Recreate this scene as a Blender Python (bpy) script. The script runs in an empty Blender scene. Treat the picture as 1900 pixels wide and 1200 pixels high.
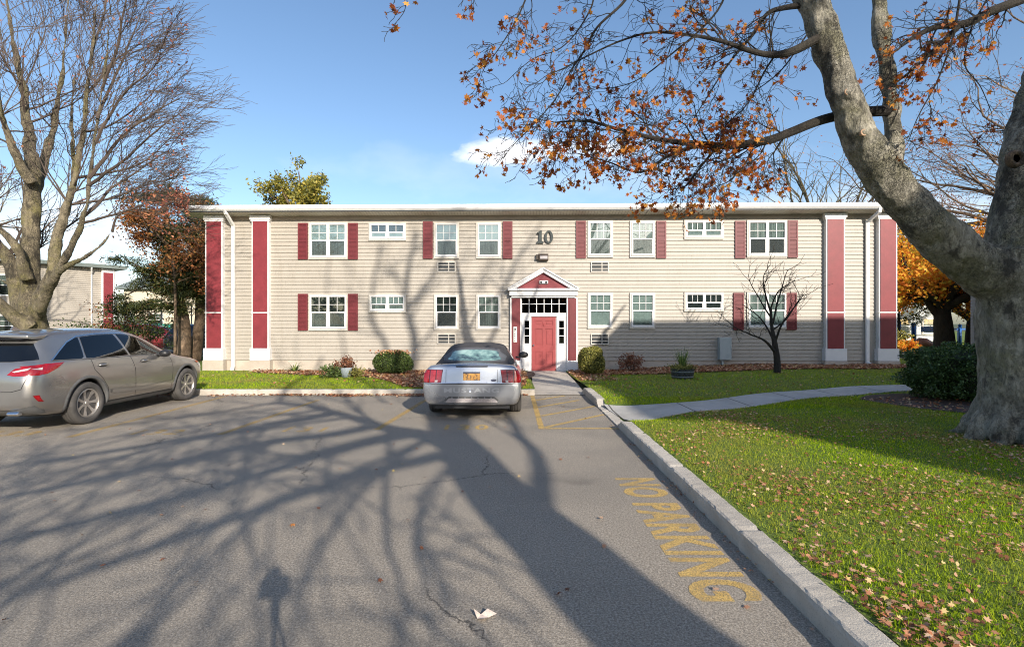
import bpy, bmesh, math, random
import numpy as np
from mathutils import Vector, Matrix, noise
from mathutils.bvhtree import BVHTree
from mathutils.geometry import delaunay_2d_cdt
R = math.radians
sc = bpy.context.scene
COL = sc.collection
# ---------------------------------------------------------------- camera
CAMH, FPX = 1.78, 960.0
cam = bpy.data.cameras.new("camera"); cam.sensor_width = 36; cam.lens = 36 * FPX / 1900
cam.clip_end = 3000; cam.clip_start = 0.03
camo = bpy.data.objects.new("camera", cam); COL.objects.link(camo)
camo.location = (0, 0, CAMH); camo.rotation_euler = (R(90), 0, 0)
sc.camera = camo
# ---------------------------------------------------------------- light
SUN = Vector((0.445, -1.0, 0.484)).normalized()
sd = bpy.data.lights.new("sun", 'SUN'); sd.energy = 4.7; sd.angle = R(0.6); sd.color = (1.0, 0.915, 0.79)
so = bpy.data.objects.new("sun", sd); COL.objects.link(so)
so.rotation_euler = (-SUN).to_track_quat('-Z', 'Y').to_euler(); so.location = (20, -40, 25)
w = bpy.data.worlds.new("World"); sc.world = w; w.use_nodes = True
nt = w.node_tree; N = nt.nodes; L = nt.links
for n in list(N): N.remove(n)
out = N.new('ShaderNodeOutputWorld'); bg = N.new('ShaderNodeBackground'); L.new(bg.outputs[0], out.inputs[0])
sky = N.new('ShaderNodeTexSky'); sky.sky_type = 'NISHITA'; sky.sun_disc = False
sky.sun_elevation = math.asin(SUN.z); sky.sun_rotation = math.atan2(SUN.x, SUN.y)
sky.air_density = 1.0; sky.dust_density = 1.2; sky.ozone_density = 2.0
bg.inputs[1].default_value = 0.128
SKYHSV = N.new('ShaderNodeHueSaturation'); SKYHSV.inputs['Saturation'].default_value = 1.06; SKYHSV.inputs['Value'].default_value = 1.12
L.new(sky.outputs[0], SKYHSV.inputs['Color'])
# thin fair-weather clouds, laid out by world direction
tc = N.new('ShaderNodeTexCoord'); sep = N.new('ShaderNodeSeparateXYZ'); L.new(tc.outputs['Generated'], sep.inputs[0])
def wm(op, a, b=None, clamp=False):
    m = N.new('ShaderNodeMath'); m.operation = op; m.use_clamp = clamp
    for i, v in enumerate((a, b)):
        if v is None: continue
        if isinstance(v, (int, float)): m.inputs[i].default_value = v
        else: L.new(v, m.inputs[i])
    return m.outputs[0]
ymx = wm('MAXIMUM', sep.outputs[1], 0.001)
az = wm('DIVIDE', sep.outputs[0], ymx); el = wm('DIVIDE', sep.outputs[2], ymx)
nz = N.new('ShaderNodeTexNoise'); nz.inputs['Scale'].default_value = 9; nz.inputs['Detail'].default_value = 7; nz.inputs['Roughness'].default_value = 0.55
mp = N.new('ShaderNodeMapping'); mp.inputs['Scale'].default_value = (1, 1, 2.2); L.new(tc.outputs['Generated'], mp.inputs[0]); L.new(mp.outputs[0], nz.inputs[0])
nz0 = wm('SUBTRACT', nz.outputs[0], 0.5)
def puff(cx, cz, rx, rz, gain=1.6, nfac=2.2):
    a = wm('DIVIDE', wm('SUBTRACT', az, cx), rx); b = wm('DIVIDE', wm('SUBTRACT', el, cz), rz)
    r2 = wm('ADD', wm('MULTIPLY', a, a), wm('MULTIPLY', b, b))
    return wm('MULTIPLY', wm('ADD', wm('SUBTRACT', 1.0, r2), wm('MULTIPLY', nz0, nfac)), gain, True)
m1 = puff(-0.02, 0.330, 0.125, 0.027, 1.1, 3.2)
m1b = puff(0.09, 0.334, 0.15, 0.024, .9, 3.6)
m2 = wm('MULTIPLY', puff(-0.98, 0.13, 0.34, 0.15, 1.0, 2.6), 0.7)
m3 = wm('MULTIPLY', puff(0.72, 0.20, 0.35, 0.08, 0.8, 2.5), 0.6)
m4 = wm('MULTIPLY', puff(0.1, 0.30, 0.5, 0.07, 0.35, 3.0), 0.35)
msk = wm('MAXIMUM', wm('MAXIMUM', m1, m1b), wm('MAXIMUM', m2, wm('MAXIMUM', m3, m4)))
mx = N.new('ShaderNodeMix'); mx.data_type = 'RGBA'
L.new(msk, mx.inputs[0]); L.new(SKYHSV.outputs[0], mx.inputs[6]); mx.inputs[7].default_value = (7.2, 7.3, 7.6, 1)
L.new(mx.outputs[2], bg.inputs[0])
sc.view_settings.view_transform = 'Standard'; sc.view_settings.look = 'None'
sc.view_settings.exposure = 0.53; sc.view_settings.gamma = 1
sc.render.engine = 'CYCLES'; sc.cycles.use_denoising = True; sc.cycles.max_bounces = 8; sc.cycles.transparent_max_bounces = 16
sc.cycles.sample_clamp_indirect = 6; sc.cycles.filter_width = 1.05; sc.cycles.denoising_prefilter = 'FAST'
# ---------------------------------------------------------------- helpers
def P(px, py, y):
    """point seen at photo pixel px,py at distance y in front of the camera"""
    return Vector(((px - 950) / FPX * y, y, CAMH - (py - 600) / FPX * y))
def hsh(i): return (math.sin(i * 12.9898) * 43758.5453) % 1
def tag(o, label=None, cat=None, group=None, kind=None):
    if label: o['label'] = label
    if cat: o['category'] = cat
    if group: o['group'] = group
    if kind: o['kind'] = kind
    return o
def empty(name, loc, rz=0, label=None, cat=None, group=None):
    o = bpy.data.objects.new(name, None); COL.objects.link(o); o.location = loc; o.rotation_euler = (0, 0, rz)
    o.empty_display_size = .2
    return tag(o, label, cat, group)
def link(name, me, mats, parent=None, smooth=False):
    if not isinstance(mats, (list, tuple)): mats = [mats]
    if not me.materials:
        for m in mats: me.materials.append(m)
    if smooth: me.polygons.foreach_set('use_smooth', [True] * len(me.polygons))
    o = bpy.data.objects.new(name, me); COL.objects.link(o)
    if parent: o.parent = parent
    return o
def copy_tree(o, parent=None):
    c = o.copy(); COL.objects.link(c); c.parent = parent
    for ch in list(o.children): copy_tree(ch, c)
    return c
class MB:
    def __init__(s): s.v = []; s.f = []; s.m = []; s.mi = 0
    def face(s, *ids): s.f.append(ids); s.m.append(s.mi)
    def poly(s, pts):
        n = len(s.v); s.v += [tuple(p) for p in pts]; s.face(*range(n, n + len(pts)))
    def box(s, x0, x1, y0, y1, z0, z1, M=None):
        n = len(s.v)
        c = [(x0,y0,z0),(x1,y0,z0),(x1,y1,z0),(x0,y1,z0),(x0,y0,z1),(x1,y0,z1),(x1,y1,z1),(x0,y1,z1)]
        if M is not None: c = [tuple(M @ Vector(p)) for p in c]
        s.v += c
        for q in ((0,3,2,1),(4,5,6,7),(0,1,5,4),(1,2,6,5),(2,3,7,6),(3,0,4,7)): s.face(*[n + i for i in q])
    def prism(s, poly, a0, a1, ax='y'):
        """extrude a 2D polygon along ax; poly is (x,z) for y, (y,z) for x, (x,y) for z"""
        def mk(p, a): return (p[0], a, p[1]) if ax == 'y' else ((a, p[0], p[1]) if ax == 'x' else (p[0], p[1], a))
        n = len(s.v); k = len(poly)
        s.v += [mk(p, a0) for p in poly] + [mk(p, a1) for p in poly]
        s.face(*range(n, n + k)); s.face(*[n + k + i for i in reversed(range(k))])
        for i in range(k):
            j = (i + 1) % k; s.face(n + i, n + k + i, n + k + j, n + j)
    def tube(s, pts, rad, sides=6, cap=True):
        pts = [Vector(p) for p in pts]; k = len(pts)
        if not isinstance(rad, (list, tuple)): rad = [rad] * k
        up = None; n0 = len(s.v)
        for i in range(k):
            t = (pts[min(i + 1, k - 1)] - pts[max(i - 1, 0)])
            if t.length < 1e-9: t = Vector((0, 0, 1))
            t.normalize()
            if up is None:
                up = Vector((1, 0, 0)) if abs(t.x) < .8 else Vector((0, 1, 0))
            a = (up - t * up.dot(t)).normalized(); b = t.cross(a); up = a
            for j in range(sides):
                an = 2 * math.pi * j / sides
                s.v.append(tuple(pts[i] + (a * math.cos(an) + b * math.sin(an)) * rad[i]))
        for i in range(k - 1):
            for j in range(sides):
                j2 = (j + 1) % sides; q = n0 + i * sides
                s.face(q + j, q + j2, q + sides + j2, q + sides + j)
        if cap:
            s.face(*[n0 + j for j in reversed(range(sides))]); s.face(*[n0 + (k - 1) * sides + j for j in range(sides)])
    def lathe(s, prof, c=(0,0,0), ax='x', n=32, closed=False):
        n0 = len(s.v); k = len(prof)
        for i in range(n):
            an = 2 * math.pi * i / n; ca, sa = math.cos(an), math.sin(an)
            for r, t in prof:
                if ax == 'x': p = (t, r * ca, r * sa)
                elif ax == 'z': p = (r * ca, r * sa, t)
                else: p = (r * ca, t, r * sa)
                s.v.append((c[0] + p[0], c[1] + p[1], c[2] + p[2]))
        for i in range(n):
            i2 = (i + 1) % n
            for j in range(k if closed else k - 1):
                j2 = (j + 1) % k
                s.face(n0 + i * k + j, n0 + i2 * k + j, n0 + i2 * k + j2, n0 + i * k + j2)
        if not closed:
            for e in (0, k - 1):
                if prof[e][0] > 1e-6: s.face(*[n0 + i * k + e for i in range(n)])
    def build(s, name, mats, parent=None, smooth=False, origin=None, bevel=0, fix=True):
        me = bpy.data.meshes.new(name)
        v = s.v
        if origin is not None: v = [(a - origin[0], b - origin[1], c - origin[2]) for a, b, c in v]
        me.from_pydata(v, [], s.f); me.update()
        if any(s.m): me.polygons.foreach_set('material_index', s.m)
        if fix:
            bm = bmesh.new(); bm.from_mesh(me); bmesh.ops.recalc_face_normals(bm, faces=bm.faces); bm.to_mesh(me); bm.free()
        o = link(name, me, mats, parent, smooth)
        if bevel:
            b = o.modifiers.new('bevel', 'BEVEL'); b.width = bevel; b.segments = 2; b.limit_method = 'ANGLE'; b.angle_limit = R(40)
        return o
def bake(o):
    """apply modifiers without operators"""
    dg = bpy.context.evaluated_depsgraph_get(); dg.update()
    me = bpy.data.meshes.new_from_object(o.evaluated_get(dg), depsgraph=dg)
    o.modifiers.clear(); o.data = me; return o
def np_mesh(name, V, F, mats, parent=None, attr=None, smooth=False):
    """V (n,3) float, F (m,k) int -> mesh object; attr: per-vertex float called rnd"""
    me = bpy.data.meshes.new(name); V = np.asarray(V, dtype=np.float32); F = np.asarray(F, dtype=np.int32)
    m, k = F.shape
    me.vertices.add(len(V)); me.vertices.foreach_set('co', V.ravel())
    me.loops.add(m * k); me.loops.foreach_set('vertex_index', F.ravel())
    me.polygons.add(m); me.polygons.foreach_set('loop_start', np.arange(0, m * k, k, dtype=np.int32))
    me.polygons.foreach_set('loop_total', np.full(m, k, dtype=np.int32))
    me.update(calc_edges=True)
    if attr is not None:
        a = me.attributes.new('rnd', 'FLOAT', 'POINT'); a.data.foreach_set('value', np.asarray(attr, dtype=np.float32))
    return link(name, me, mats, parent, smooth)
# ---------------------------------------------------------------- materials
def srgb(*c):
    r = [(x / 255) / 12.92 if x / 255 <= .04045 else ((x / 255 + .055) / 1.055) ** 2.4 for x in c]
    return (*r, 1)
class G:
    """tiny node-graph helper"""
    def __init__(g, name, **kw):
        g.mat = bpy.data.materials.new(name); g.mat.use_nodes = True
        g.nt = g.mat.node_tree; g.b = g.nt.nodes['Principled BSDF']; g.out = g.nt.nodes['Material Output']
        for k, v in kw.items(): g.set(k.replace('_', ' '), v)
    def set(g, k, v):
        k = {'Specular': 'Specular IOR Level', 'Coat': 'Coat Weight', 'Base': 'Base Color', 'Rough': 'Roughness', 'Metal': 'Metallic'}.get(k, k)
        if isinstance(v, bpy.types.NodeSocket): g.nt.links.new(v, g.b.inputs[k])
        else: g.b.inputs[k].default_value = v
    def node(g, t, ins={}, **kw):
        n = g.nt.nodes.new('ShaderNode' + t)
        for k, v in kw.items(): setattr(n, k, v)
        for k, v in ins.items():
            if isinstance(v, bpy.types.NodeSocket): g.nt.links.new(v, n.inputs[k])
            else: n.inputs[k].default_value = v
        return n
    def co(g, scale=(1, 1, 1), kind='Object', loc=(0, 0, 0)):
        t = g.node('TexCoord'); m = g.node('Mapping', {'Vector': t.outputs[kind], 'Scale': scale, 'Location': loc}); return m.outputs[0]
    def noise(g, s=5, d=4, r=.5, vec=None, dist=0):
        return g.node('TexNoise', {'Scale': s, 'Detail': d, 'Roughness': r, 'Distortion': dist, 'Vector': vec or g.co()}).outputs['Fac']
    def vor(g, s=5, feat='F1', out='Distance', vec=None, rnd=1.0):
        n = g.node('TexVoronoi', feature=feat); n.inputs['Scale'].default_value = s; n.inputs['Randomness'].default_value = rnd
        g.nt.links.new(vec or g.co(), n.inputs['Vector']); return n.outputs[out]
    def ramp(g, f, *stops):
        n = g.node('ValToRGB', {'Fac': f}); e = n.color_ramp.elements
        while len(e) < len(stops): e.new(.5)
        for i, (p, c) in enumerate(stops):
            e[i].position = p; e[i].color = c if isinstance(c, tuple) else (c, c, c, 1)
        return n.outputs['Color']
    def mix(g, f, a, b, mode='MIX'):
        n = g.node('Mix', data_type='RGBA', blend_type=mode)
        for i, v in ((0, f), (6, a), (7, b)):
            if isinstance(v, bpy.types.NodeSocket): g.nt.links.new(v, n.inputs[i])
            else: n.inputs[i].default_value = v
        return n.outputs[2]
    def math(g, op, a, b=0.0, clamp=False):
        n = g.node('Math', {0: a, 1: b}, operation=op, use_clamp=clamp); return n.outputs[0]
    def bump(g, h, st=.3, dist=.01):
        g.set('Normal', g.node('Bump', {'Height': h, 'Strength': st, 'Distance': dist}).outputs[0])
    def attr(g, name='rnd'): return g.node('Attribute', attribute_name=name).outputs['Fac']
def simple(name, col, rough=.6, var=.12, scale=6, bump=0, bs=60, **kw):
    g = G(name, Rough=rough, **kw)
    n = g.noise(scale, 5, .6)
    c0 = tuple(x * (1 - var) for x in col[:3]) + (1,); c1 = tuple(min(1, x * (1 + var)) for x in col[:3]) + (1,)
    g.set('Base', g.ramp(n, (.3, c0), (.7, c1)))
    if bump: g.bump(g.noise(bs, 4, .6), bump, .005)
    return g.mat
def c(r, g_, b): return (r, g_, b, 1)

M = {}
# vinyl siding: weathered cream with faint dirt streaks
def siding(name, col):
    g = G(name, Rough=.55)
    n1 = g.noise(1.3, 5, .6, g.co((1, 1, .5))); n2 = g.noise(14, 3, .6, g.co((.25, 1, 1)))
    base = g.ramp(n1, (.3, tuple(x * .9 for x in col) + (1,)), (.7, tuple(col) + (1,)))
    sx = g.node('SeparateXYZ', {'Vector': g.co()}); row = g.math('FLOOR', g.math('DIVIDE', g.math('SUBTRACT', sx.outputs[2], .42), .1335))
    off = g.node('TexWhiteNoise', {'W': row}, noise_dimensions='1D').outputs['Value']; u_ = g.math('ADD', g.math('DIVIDE', sx.outputs[0], 3.66), off); cell = g.math('FLOOR', u_)
    cv = g.node('CombineXYZ', {0: cell, 1: row, 2: 0.0}); bt = g.node('TexWhiteNoise', {'Vector': cv.outputs[0]}, noise_dimensions='3D').outputs['Value']
    base = g.mix(g.ramp(bt, (.0, .0), (1.0, .16)), base, (col[0] * .78, col[1] * .77, col[2] * .76, 1))
    fr_ = g.math('FRACT', u_); base = g.mix(g.ramp(fr_, (.0, .7), (.0022, .7), (.003, 0.0)), base, (col[0] * .4, col[1] * .38, col[2] * .35, 1))
    n5 = g.noise(2.2, 6, .7, g.co((1.8, 1, .35), 'Object', (4, 2, 1))); base = g.mix(g.ramp(n5, (.52, 0.0), (.78, .38)), base, (col[0] * .62, col[1] * .60, col[2] * .54, 1))
    g.set('Base', g.mix(g.ramp(n2, (.45, 0.0), (.9, .25)), base, (col[0] * .72, col[1] * .68, col[2] * .6, 1)))
    g.bump(g.noise(90, 2, .5, g.co((.15, 1, 1.5))), .08, .003)
    return g.mat
M['siding'] = siding('vinyl_siding', (.385, .348, .298))
M['siding_grey'] = siding('grey_siding', (.36, .345, .34))
M['trim'] = simple('white_trim_paint', c(.70, .69, .68), .45, .05, 4)
M['casing'] = simple('cream_casing', c(.54, .50, .44), .5, .05, 5)
M['concrete_f'] = None
def concrete(name, a, b, stain, bs=120, bst=.4, edge=None):
    g = G(name, Rough=.9); n = g.noise(2.2, 8, .65); n2 = g.noise(.7, 4, .6); n3 = g.vor(bs * .8, 'F1')
    base = g.ramp(n, (.3, a), (.7, b)); base = g.mix(g.ramp(n2, (.52, 0.0), (.72, .55)), base, stain)
    base = g.mix(g.ramp(n3, (.1, .35), (.3, 0.0)), base, c(.12, .11, .10))
    g.set('Base', base); g.bump(g.noise(bs, 6, .7), bst, .008); return g.mat
M['foundation'] = concrete('foundation_concrete', c(.40, .34, .28), c(.50, .44, .37), c(.24, .18, .13), 60)
M['kerb'] = concrete('kerb_concrete', c(.42, .38, .325), c(.58, .53, .46), c(.27, .235, .195), 90, 1.0)
def walk_mat(name, a, b, stain, jx, jy):
    g = G(name, Rough=.9); n = g.noise(2.2, 8, .65); n2 = g.noise(.9, 4, .6)
    base = g.mix(g.ramp(n2, (.5, 0.0), (.75, .6)), g.ramp(n, (.3, a), (.7, b)), stain)
    sp = g.noise(160, 2, .5); base = g.mix(g.ramp(sp, (.3, .3), (.45, 0.0)), base, c(.15, .14, .13))
    sx = g.node('SeparateXYZ', {'Vector': g.co()})
    f = g.math('FRACT', g.math('DIVIDE', sx.outputs[jx], jy)); e = g.math('ABSOLUTE', g.math('SUBTRACT', f, .5))
    ln = g.ramp(e, (.0, 1.0), (.009, 1.0), (.013, 0.0))
    base = g.mix(ln, base, c(.10, .09, .08)); g.set('Base', base); g.bump(g.noise(110, 6, .7), .5, .006); return g.mat
M['walk'] = walk_mat('walkway_concrete', c(.40, .355, .305), c(.52, .47, .41), c(.27, .235, .20), 1, 1.45)
M['path'] = walk_mat('path_concrete', c(.40, .38, .35), c(.52, .50, .46), c(.28, .26, .23), 0, 1.35)
# asphalt
g = G('asphalt', Rough=.88)
v1 = g.vor(125, 'F1', 'Color'); v1s = g.node('SeparateColor', {'Color': v1}).outputs[0]
n1 = g.noise(.35, 5, .6); n2 = g.noise(260, 2, .7); n3 = g.noise(1.6, 4, .6)
base = g.ramp(n1, (.3, c(.335, .285, .225)), (.7, c(.43, .37, .295)))
base = g.mix(g.ramp(v1s, (.0, .55), (.28, 0.0)), base, c(.085, .08, .078))
base = g.mix(g.ramp(v1s, (.80, 0.0), (.95, .6)), base, c(.50, .45, .38))
base = g.mix(g.ramp(n2, (.30, .55), (.5, 0.0)), base, c(.07, .065, .06))
base = g.mix(g.ramp(n2, (.6, .0), (.72, .5)), base, c(.40, .37, .33))
base = g.mix(g.ramp(n3, (.55, 0.0), (.8, .22)), base, c(.12, .11, .10))
n4 = g.noise(62, 5, .9); base = g.mix(g.ramp(n4, (.38, .9), (.53, 0.0)), base, c(.11, .095, .08)); base = g.mix(g.ramp(n4, (.54, 0.0), (.66, .8)), base, c(.66, .58, .48))
dv = g.node('Mix', {0: .06}, data_type='RGBA'); 
wn = g.node('TexNoise', {'Scale': 1.8, 'Detail': 6, 'Roughness': .65, 'Vector': g.co()})
g.nt.links.new(g.co(), dv.inputs[6]); g.nt.links.new(wn.outputs['Color'], dv.inputs[7]); dv.inputs[0].default_value = .35
cr = g.vor(.42, 'DISTANCE_TO_EDGE', 'Distance', dv.outputs[2])
gate = g.ramp(g.noise(.5, 2, .5, g.co((1, 1, 1), 'Object', (7, 3, 0))), (.50, 0.0), (.56, 1.0))
crm = g.mix(1.0, g.ramp(cr, (.0, .85), (.0010, .7), (.0028, 0.0)), gate, 'MULTIPLY')
base = g.mix(crm, base, c(.03, .028, .026))
sd_ = g.vor(.62, 'F1', 'Distance', dv.outputs[2]); stn = g.mix(1.0, g.ramp(sd_, (.10, 1.0), (.26, 0.0)), g.ramp(g.noise(.8, 2, .5, g.co((1, 1, 1), 'Object', (2, 8, 0))), (.52, 0.0), (.60, .55)), 'MULTIPLY')
base = g.mix(stn, base, c(.06, .052, .045))
pa = g.noise(.16, 3, .55, g.co((1, 2.2, 1), 'Object', (5, 1, 0))); base = g.mix(g.ramp(pa, (.48, 0.0), (.53, .28)), base, c(.17, .155, .135))
pb = g.noise(.9, 6, .75, g.co((1, .4, 1))); base = g.mix(g.ramp(pb, (.55, 0.0), (.75, .35)), base, c(.44, .39, .32))
g.set('Base', base)
g.bump(g.mix(.5, v1, g.noise(220, 3, .6)), .8, .008)
M['asphalt'] = g.mat
# worn yellow paint: transparent where worn
g = G('worn_yellow_paint', Rough=.8)
wear = g.mix(1.0, g.ramp(g.noise(130, 4, .75), (.40, 0.0), (.52, 1.0)), g.ramp(g.noise(2.5, 4, .6), (.22, .35), (.5, 1.0)), 'MULTIPLY')
g.set('Base', g.ramp(g.noise(25, 3, .6), (.3, c(.55, .36, .10)), (.7, c(.68, .46, .16)))); g.set('Alpha', wear)
M['yellow'] = g.mat
g = G('faded_yellow_paint', Rough=.8)
wear = g.mix(1.0, g.ramp(g.noise(110, 4, .75), (.38, 0.0), (.56, .95)), g.ramp(g.noise(3.5, 4, .6), (.3, .3), (.55, 1.0)), 'MULTIPLY')
g.set('Base', c(.55, .36, .12)); g.set('Alpha', wear)
M['yellow_faded'] = g.mat
# turf under the blades
g = G('turf', Rough=.95)
n = g.noise(3, 6, .6); n2 = g.noise(60, 3, .6)
base = g.ramp(n, (.3, c(.10, .17, .012)), (.7, c(.18, .26, .02)))
base = g.mix(g.ramp(n2, (.4, .6), (.6, 0.0)), base, c(.05, .045, .022)); g.set('Base', base); g.bump(n2, .8, .02)
M['turf'] = g.mat
g = G('grass_blades', Rough=.85, Specular=.15); a = g.attr(); n = g.noise(.55, 4, .6)
b1 = g.ramp(a, (.0, c(.15, .26, .004)), (.45, c(.31, .47, .006)), (.85, c(.50, .60, .012)), (1.0, c(.60, .54, .10)))
b1 = g.mix(g.ramp(n, (.40, 0.0), (.66, .8)), b1, c(.36, .32, .08)); g.set('Base', b1)
tr = g.node('BsdfTranslucent', {'Color': b1}); ms = g.node('MixShader', {0: .45, 1: g.b.outputs[0], 2: tr.outputs[0]})
g.nt.links.new(ms.outputs[0], g.out.inputs[0]); M['grass'] = g.mat
def leafmat(name, stops, trans=.3, rough=.6):
    g = G(name, Rough=rough); a = g.attr(); b = g.ramp(a, *stops); g.set('Base', b)
    tr = g.node('BsdfTranslucent', {'Color': b}); ms = g.node('MixShader', {0: trans, 1: g.b.outputs[0], 2: tr.outputs[0]})
    g.nt.links.new(ms.outputs[0], g.out.inputs[0]); return g.mat
M['fallen'] = leafmat('fallen_leaves', [(0, c(.16, .06, .03)), (.3, c(.34, .12, .05)), (.6, c(.46, .22, .12)), (.85, c(.55, .38, .25)), (1, c(.62, .46, .16))], .1, .7)
M['maple'] = leafmat('orange_maple_leaves', [(0, c(.12, .035, .012)), (.35, c(.38, .09, .018)), (.7, c(.62, .20, .025)), (1, c(.75, .36, .06))], .45)
M['orangetree'] = leafmat('golden_leaves', [(0, c(.60, .17, .02)), (.45, c(.85, .33, .03)), (.75, c(.88, .52, .05)), (1, c(.70, .64, .07))], .5)
M['redtwig'] = leafmat('red_brown_leaves', [(0, c(.18, .05, .04)), (.6, c(.36, .12, .07)), (1, c(.50, .22, .10))], .3)
M['pine'] = leafmat('pine_needles', [(0, c(.02, .035, .012)), (.6, c(.065, .085, .02)), (.88, c(.15, .15, .04)), (1, c(.22, .11, .04))], .2)
M['rustleaf'] = leafmat('rusty_leaves', [(0, c(.18, .06, .02)), (.6, c(.42, .15, .05)), (1, c(.50, .26, .08))], .3)
M['hedge'] = leafmat('hedge_leaves', [(0, c(.02, .05, .012)), (.6, c(.05, .10, .02)), (.93, c(.09, .16, .035)), (1, c(.30, .40, .16))], .2, .45)
M['boxwood'] = leafmat('boxwood_leaves', [(0, c(.03, .055, .012)), (.7, c(.075, .12, .02)), (1, c(.15, .19, .04))], .2)
M['goldbush'] = leafmat('yellow_green_leaves', [(0, c(.10, .11, .02)), (.6, c(.25, .24, .05)), (1, c(.42, .36, .09))], .25)
M['redbush'] = leafmat('dark_red_leaves', [(0, c(.10, .035, .02)), (.6, c(.22, .08, .04)), (1, c(.34, .15, .07))], .2)
M['yellowcrown'] = leafmat('olive_yellow_leaves', [(0, c(.07, .08, .015)), (.5, c(.20, .19, .03)), (1, c(.42, .33, .05))], .3)
M['blade'] = leafmat('strap_leaves', [(0, c(.06, .12, .03)), (.6, c(.13, .22, .05)), (1, c(.28, .34, .09))], .3)
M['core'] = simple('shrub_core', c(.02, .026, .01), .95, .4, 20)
M['mulch'] = simple('mulch_soil', c(.07, .045, .035), .95, .4, 12, .8, 40)
def bark(name, a, b, moss, mossamt=.5, sc_=9, st=.7):
    g = G(name, Rough=.92); v = g.co((1, 1, .3))
    n = g.noise(sc_, 8, .65, v, .6); base = g.ramp(n, (.32, a), (.62, b))
    m = g.noise(1.7, 5, .65); base = g.mix(g.ramp(m, (.48, 0.0), (.66, mossamt)), base, moss)
    d = g.noise(3.3, 6, .7, g.co((1, 1, .6), 'Object', (3, 1, 5))); base = g.mix(g.ramp(d, (.52, 0.0), (.62, .85)), base, c(.04, .034, .025))
    li = g.noise(5, 5, .6, g.co((1, 1, 1), 'Object', (9, 4, 2))); base = g.mix(g.ramp(li, (.60, 0.0), (.68, .55)), base, tuple(min(1, x * 1.5) for x in b[:3]) + (1,))
    ck = g.vor(sc_ * .9, 'DISTANCE_TO_EDGE', 'Distance', g.node('VectorMath', {0: g.co((1, 1, .38)), 1: g.node('TexNoise', {'Scale': 6.0, 'Detail': 4.0, 'Vector': g.co()}).outputs['Color']}, operation='ADD').outputs[0])
    cm = g.ramp(ck, (.0, 1.0), (.035, .55), (.08, 0.0)); gm = g.ramp(g.noise(1.3, 3, .6, g.co((1, 1, .5), 'Object', (1, 6, 3))), (.42, 0.0), (.6, .8)); cm = g.mix(1.0, cm, gm, 'MULTIPLY')
    base = g.mix(cm, base, tuple(x * .28 for x in a[:3]) + (1,))
    fl = g.noise(sc_ * 3, 5, .7, g.co((1, 1, .6))); base = g.mix(g.ramp(fl, (.36, .55), (.5, 0.0)), base, tuple(x * .5 for x in a[:3]) + (1,))
    g.set('Base', base); h = g.mix(.5, n, g.noise(sc_ * 4, 6, .7, v)); h = g.mix(cm, h, c(0, 0, 0)); g.bump(h, st, .09); return g.mat
M['bark'] = bark('grey_beech_bark', c(.13, .12, .093), c(.42, .385, .31), c(.17, .165, .06), .6, 10, 1.0)
M['bark_l'] = bark('pale_mossy_bark', c(.11, .092, .06), c(.27, .225, .15), c(.20, .18, .045), .65, 13, 1.0)
M['bark_d'] = bark('dark_bark', c(.016, .013, .011), c(.04, .032, .026), c(.05, .045, .025), .3, 14)
M['bark_b'] = bark('brown_bark', c(.13, .085, .055), c(.26, .18, .12), c(.15, .12, .07), .3, 14)
M['twig'] = simple('twig_bark', c(.15, .105, .08), .85, .3, 3)
M['twig_pale'] = simple('pale_twig_bark', c(.065, .047, .036), .85, .35, 2)
M['cutwood'] = simple('cut_wood', c(.42, .27, .17), .8, .25, 30)
# paints
M['red'] = simple('weathered_red_paint', c(.195, .024, .031), .5, .13, 3.5)
M['shutter_red'] = simple('dark_red_shutter', c(.135, .016, .021), .5, .12, 5)
M['door_red'] = simple('coral_red_door_paint', c(.27, .047, .048), .42, .08, 3)
M['black'] = simple('black_paint', c(.02, .02, .022), .45, .2, 8)
M['numeral'] = simple('charcoal_numeral', c(.025, .035, .035), .6, .2, 8)
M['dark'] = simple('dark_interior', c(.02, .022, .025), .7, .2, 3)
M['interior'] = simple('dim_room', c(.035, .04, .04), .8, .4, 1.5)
M['metal_grey'] = simple('grey_metal', c(.38, .42, .42), .5, .06, 4)
M['grille_dark'] = simple('grille_dark', c(.035, .04, .045), .5, .2, 5)
M['chrome'] = simple('chrome', c(.75, .75, .76), .18, .03, 3, Metallic=1.0)
M['brass'] = simple('brass', c(.6, .45, .2), .3, .1, 5, Metallic=1.0)
g = G('window_blind', Rough=.8)
sx = g.node('SeparateXYZ', {'Vector': g.co()}); fr = g.math('FRACT', g.math('MULTIPLY', sx.outputs[2], 22.0))
g.set('Base', g.mix(g.ramp(fr, (.0, .4), (.2, 0.0)), g.ramp(g.noise(2), (.3, c(.40, .43, .44)), (.7, c(.52, .54, .54))), c(.38, .38, .37))); M['blind'] = g.mat
g = G('curtain', Rough=.85)
nn = g.noise(9, 3, .5, g.co((2.2, 1, .08)))
g.set('Base', g.ramp(nn, (.3, c(.17, .18, .18)), (.5, c(.36, .37, .36)), (.7, c(.52, .52, .50)))); g.bump(nn, .8, .05); M['curtain'] = g.mat
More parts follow.
